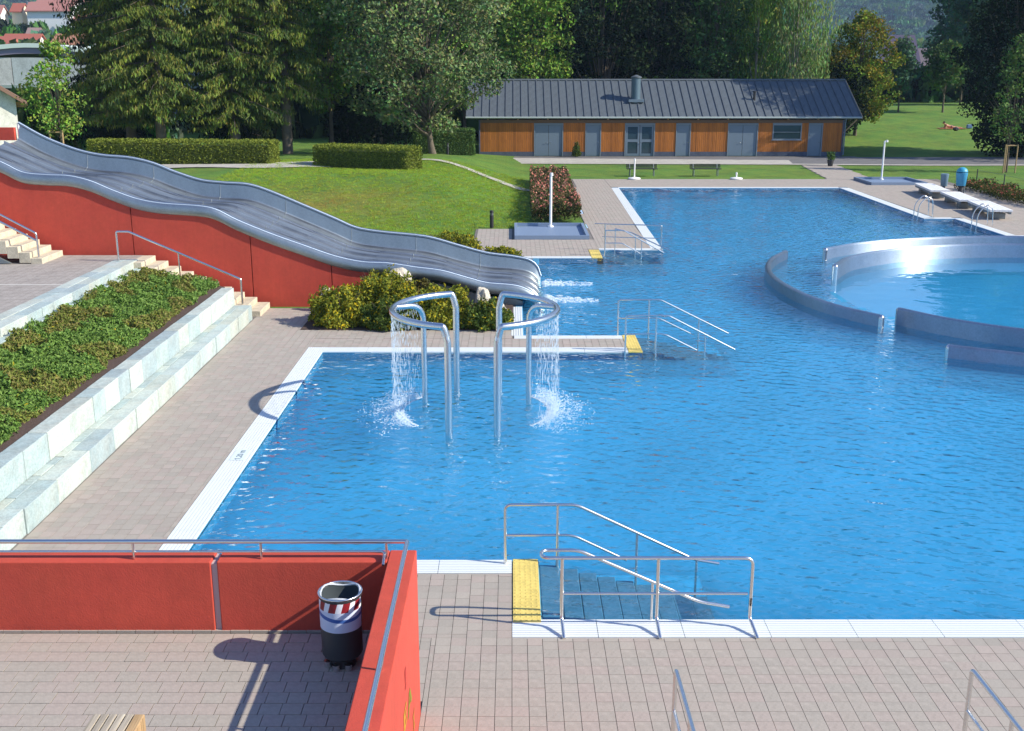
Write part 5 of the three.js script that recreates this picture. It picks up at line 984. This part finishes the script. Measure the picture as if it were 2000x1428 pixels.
// ---------- far left: gable house, hall, yellow shelter, town ----------
{
  const g = thing('gable_house', 'white gabled house cut off by the left edge', 'house', [-26.8, 0.9, 60], 0.44);
  part('wall', prism([[-12, 0], [0, 0], [0, 4.0], [-6, 8.0], [-12, 4.0]], 0, 8), std({ color: rgb(0.80, 0.79, 0.72), roughness: 0.9, map: mottle }), g);
  part('roof', [prism([[0.55, 3.65], [0.55, 3.87], [-6, 8.24], [-6, 8.02]], -0.5, 8.4), prism([[-12.55, 3.65], [-6, 8.02], [-6, 8.24], [-12.55, 3.87]], -0.5, 8.4)], std({ color: rgb(0.22, 0.13, 0.09), roughness: 0.9 }), g);
  for (let i = 0; i < 4; i++) part('rafter', box2(0.02, 0.5, 3.56, 3.68, 0.3 + i * 2.2, 0.45 + i * 2.2), M.pine, g);
  const h = thing('market_hall', 'grey open hall with a pale green edged curved roof', 'hall', [-40, 1.4, 112]);
  const top = []; for (let i = 0; i <= 40; i++) { const x = -30 + i * 1.2; top.push([x, 7.3 + 0.42 * Math.cos((x + 8.2) * 0.33) * Math.exp(-(((x + 8) / 16) ** 2)) - 0.004 * Math.abs(x)]); }
  part('roof', prism([...top, ...top.map(([x, y]) => [x, y - 0.42]).reverse()], -0.3, 24), std({ color: rgb(0.74, 0.84, 0.74), roughness: 0.6 }), h);
  part('fascia', prism([...top.map(([x, y]) => [x, y - 0.425]), ...top.map(([x, y]) => [x, y - 1.0]).reverse()], -0.12, 23), std({ color: rgb(0.24, 0.21, 0.30), roughness: 0.8 }), h);
  for (let i = 0; i < 12; i++) { const a = -30 + i * 4; part('wall_panel', box2(a + 0.04, a + 3.96, 3.65, 6.35 - 0.05, 0.0, 0.3), std({ color: [rgb(0.66, 0.68, 0.68), rgb(0.72, 0.70, 0.68), rgb(0.62, 0.66, 0.67)][i % 3], roughness: 0.7, map: mul(mottle, 0.4) }), h); part('post', cyl(0.16, 0.16, 3.7, a, 0, 0.2, 10), M.steelDark, h); }
  part('beam', box2(-30, 18, 3.35, 3.64, -0.1, 0.35), std({ color: rgb(0.35, 0.42, 0.38), roughness: 0.7 }), h);
  part('back_wall', box2(-30, 18, 0, 3.6, 12, 12.3), std({ color: rgb(0.24, 0.24, 0.25), roughness: 0.9 }), h);
  const s = thing('yellow_shelter', 'yellow timber shelter behind the young tree at the left', 'shelter', [-38.8, 0.6, 96]);
  for (let i = 0; i < 4; i++) part('board', rbox(-3.6, 1.2, 2.5 + i * 0.36, 2.82 + i * 0.36, 0, 0.12, 0.02), std({ color: [rgb(0.72, 0.43, 0.05), rgb(0.66, 0.40, 0.06), rgb(0.74, 0.50, 0.10), rgb(0.60, 0.26, 0.05)][(i + 3) % 4], roughness: 0.8, map: woodTex }), s);
  for (const x of [-3.5, -1.2, 1.1]) part('post', box2(x - 0.08, x + 0.08, 0, 4.1, -0.05, -0.002), M.pine, s); part('roof', prism([[-3.9, 4.1], [1.5, 4.1], [1.5, 4.24], [-3.9, 4.3]], -0.5, 2.4), std({ color: rgb(0.70, 0.52, 0.20), roughness: 0.7 }), s);
}
function townHouse(label, x, d, w, l, eave, ridge, wall, roofc, turn = 0) {
  const h = thing('town_house', label, 'house', [x, groundHeight(x, d) - 0.5, d], turn, 'houses of the far town');
  part('wall', prism([[-l / 2, 0], [l / 2, 0], [l / 2, eave], [0, ridge - 0.1], [-l / 2, eave]], 0, w).rotateY(Math.PI / 2), std({ color: rgb(...wall), roughness: 0.9 }), h);
  part('roof', [prism([[-l / 2 - 0.6, eave - 0.35], [0, ridge], [0, ridge + 0.25], [-l / 2 - 0.6, eave - 0.1]], -0.4, w + 0.4).rotateY(Math.PI / 2), prism([[l / 2 + 0.6, eave - 0.35], [l / 2 + 0.6, eave - 0.1], [0, ridge + 0.25], [0, ridge]], -0.4, w + 0.4).rotateY(Math.PI / 2)], std({ color: rgb(...roofc), roughness: 0.85 }), h);
  const n = Math.max(2, Math.floor(w / 3)); for (let i = 0; i < n; i++) for (const y of [1.3, 4.0]) if (y + 1.4 < eave) part('window', box(1.0, 1.3, 0.08, -w + (w / n) * (i + 0.5), y + 0.6, -l / 2 - 0.02), M.glass, h);
}
const WH = [0.80, 0.78, 0.74], RD = [0.36, 0.11, 0.075], PK = [0.38, 0.17, 0.14];
[['red roofed town house at the left edge', -104, 231, 5, 8, 4.8, 7.0, WH, RD], ['red roofed house above the hall roof, left of the small brown one', -95.6, 229, 6.8, 8, 5.0, 7.6, WH, RD], ['small red roofed house with a white gable above the hall', -98.2, 225, 2.6, 5, 4.8, 6.6, WH, [0.42, 0.13, 0.07], 1.57], ['brown roofed long house beside the spruces', -86, 231, 6.8, 8, 5.6, 7.6, [0.35, 0.35, 0.36], [0.36, 0.17, 0.10]], ['white house with small dark roof right below the red roofs', -90.5, 212, 2.2, 4, 4.6, 5.8, WH, [0.2, 0.2, 0.2]],
  ['long white building with pale pink roof on the town hill', -118.5, 308, 11.5, 8, 10.4, 12.6, [0.84, 0.84, 0.82], PK], ['pink roofed terrace behind the long white building', -122.5, 322, 11, 8, 11.4, 13.4, WH, PK], ['white house in the far town by the left edge', -150, 335, 3.2, 5, 9.0, 11.2, WH, PK], ['cream house next to the left edge on the town hill', -145, 338, 3, 5, 9.5, 11.7, [0.75, 0.66, 0.48], RD], ['white house on the town hill left of the pink terrace', -139.5, 336, 3.0, 5, 9.6, 12.0, WH, PK], ['highest white house of the left town', -134, 345, 3.2, 5, 11.4, 13.6, WH, RD], ['small cream house at the top of the town above the terrace', -128.5, 344, 2.6, 5, 11.4, 13.4, [0.75, 0.66, 0.48], PK], ['white town house below the long white building', -112, 268, 2.4, 4, 5.5, 7.4, WH, [0.3, 0.2, 0.18]], ['cream town house right of the long white building', -108, 290, 3.2, 5, 8.2, 10.4, [0.75, 0.66, 0.48], PK],
  ['dark roofed house behind the trees at the upper right', 58.5, 165, 5, 8, 4.5, 9.3, WH, [0.07, 0.06, 0.11]], ['white house glimpsed between the trees at the right', 64, 168, 6, 8, 5, 7.5, WH, [0.12, 0.10, 0.12]], ['pale house low on the blue hill at the upper right', 520, 1650, 26, 16, 12, 18, WH, PK], ['pale house on the blue hill at the right of the gap', 590, 1700, 26, 16, 12, 18, WH, PK], ['white farmhouse high on the blue hill', 560, 1900, 40, 16, 12, 18, WH, PK]].forEach((a) => townHouse(...a));

renderer.render(scene, camera);
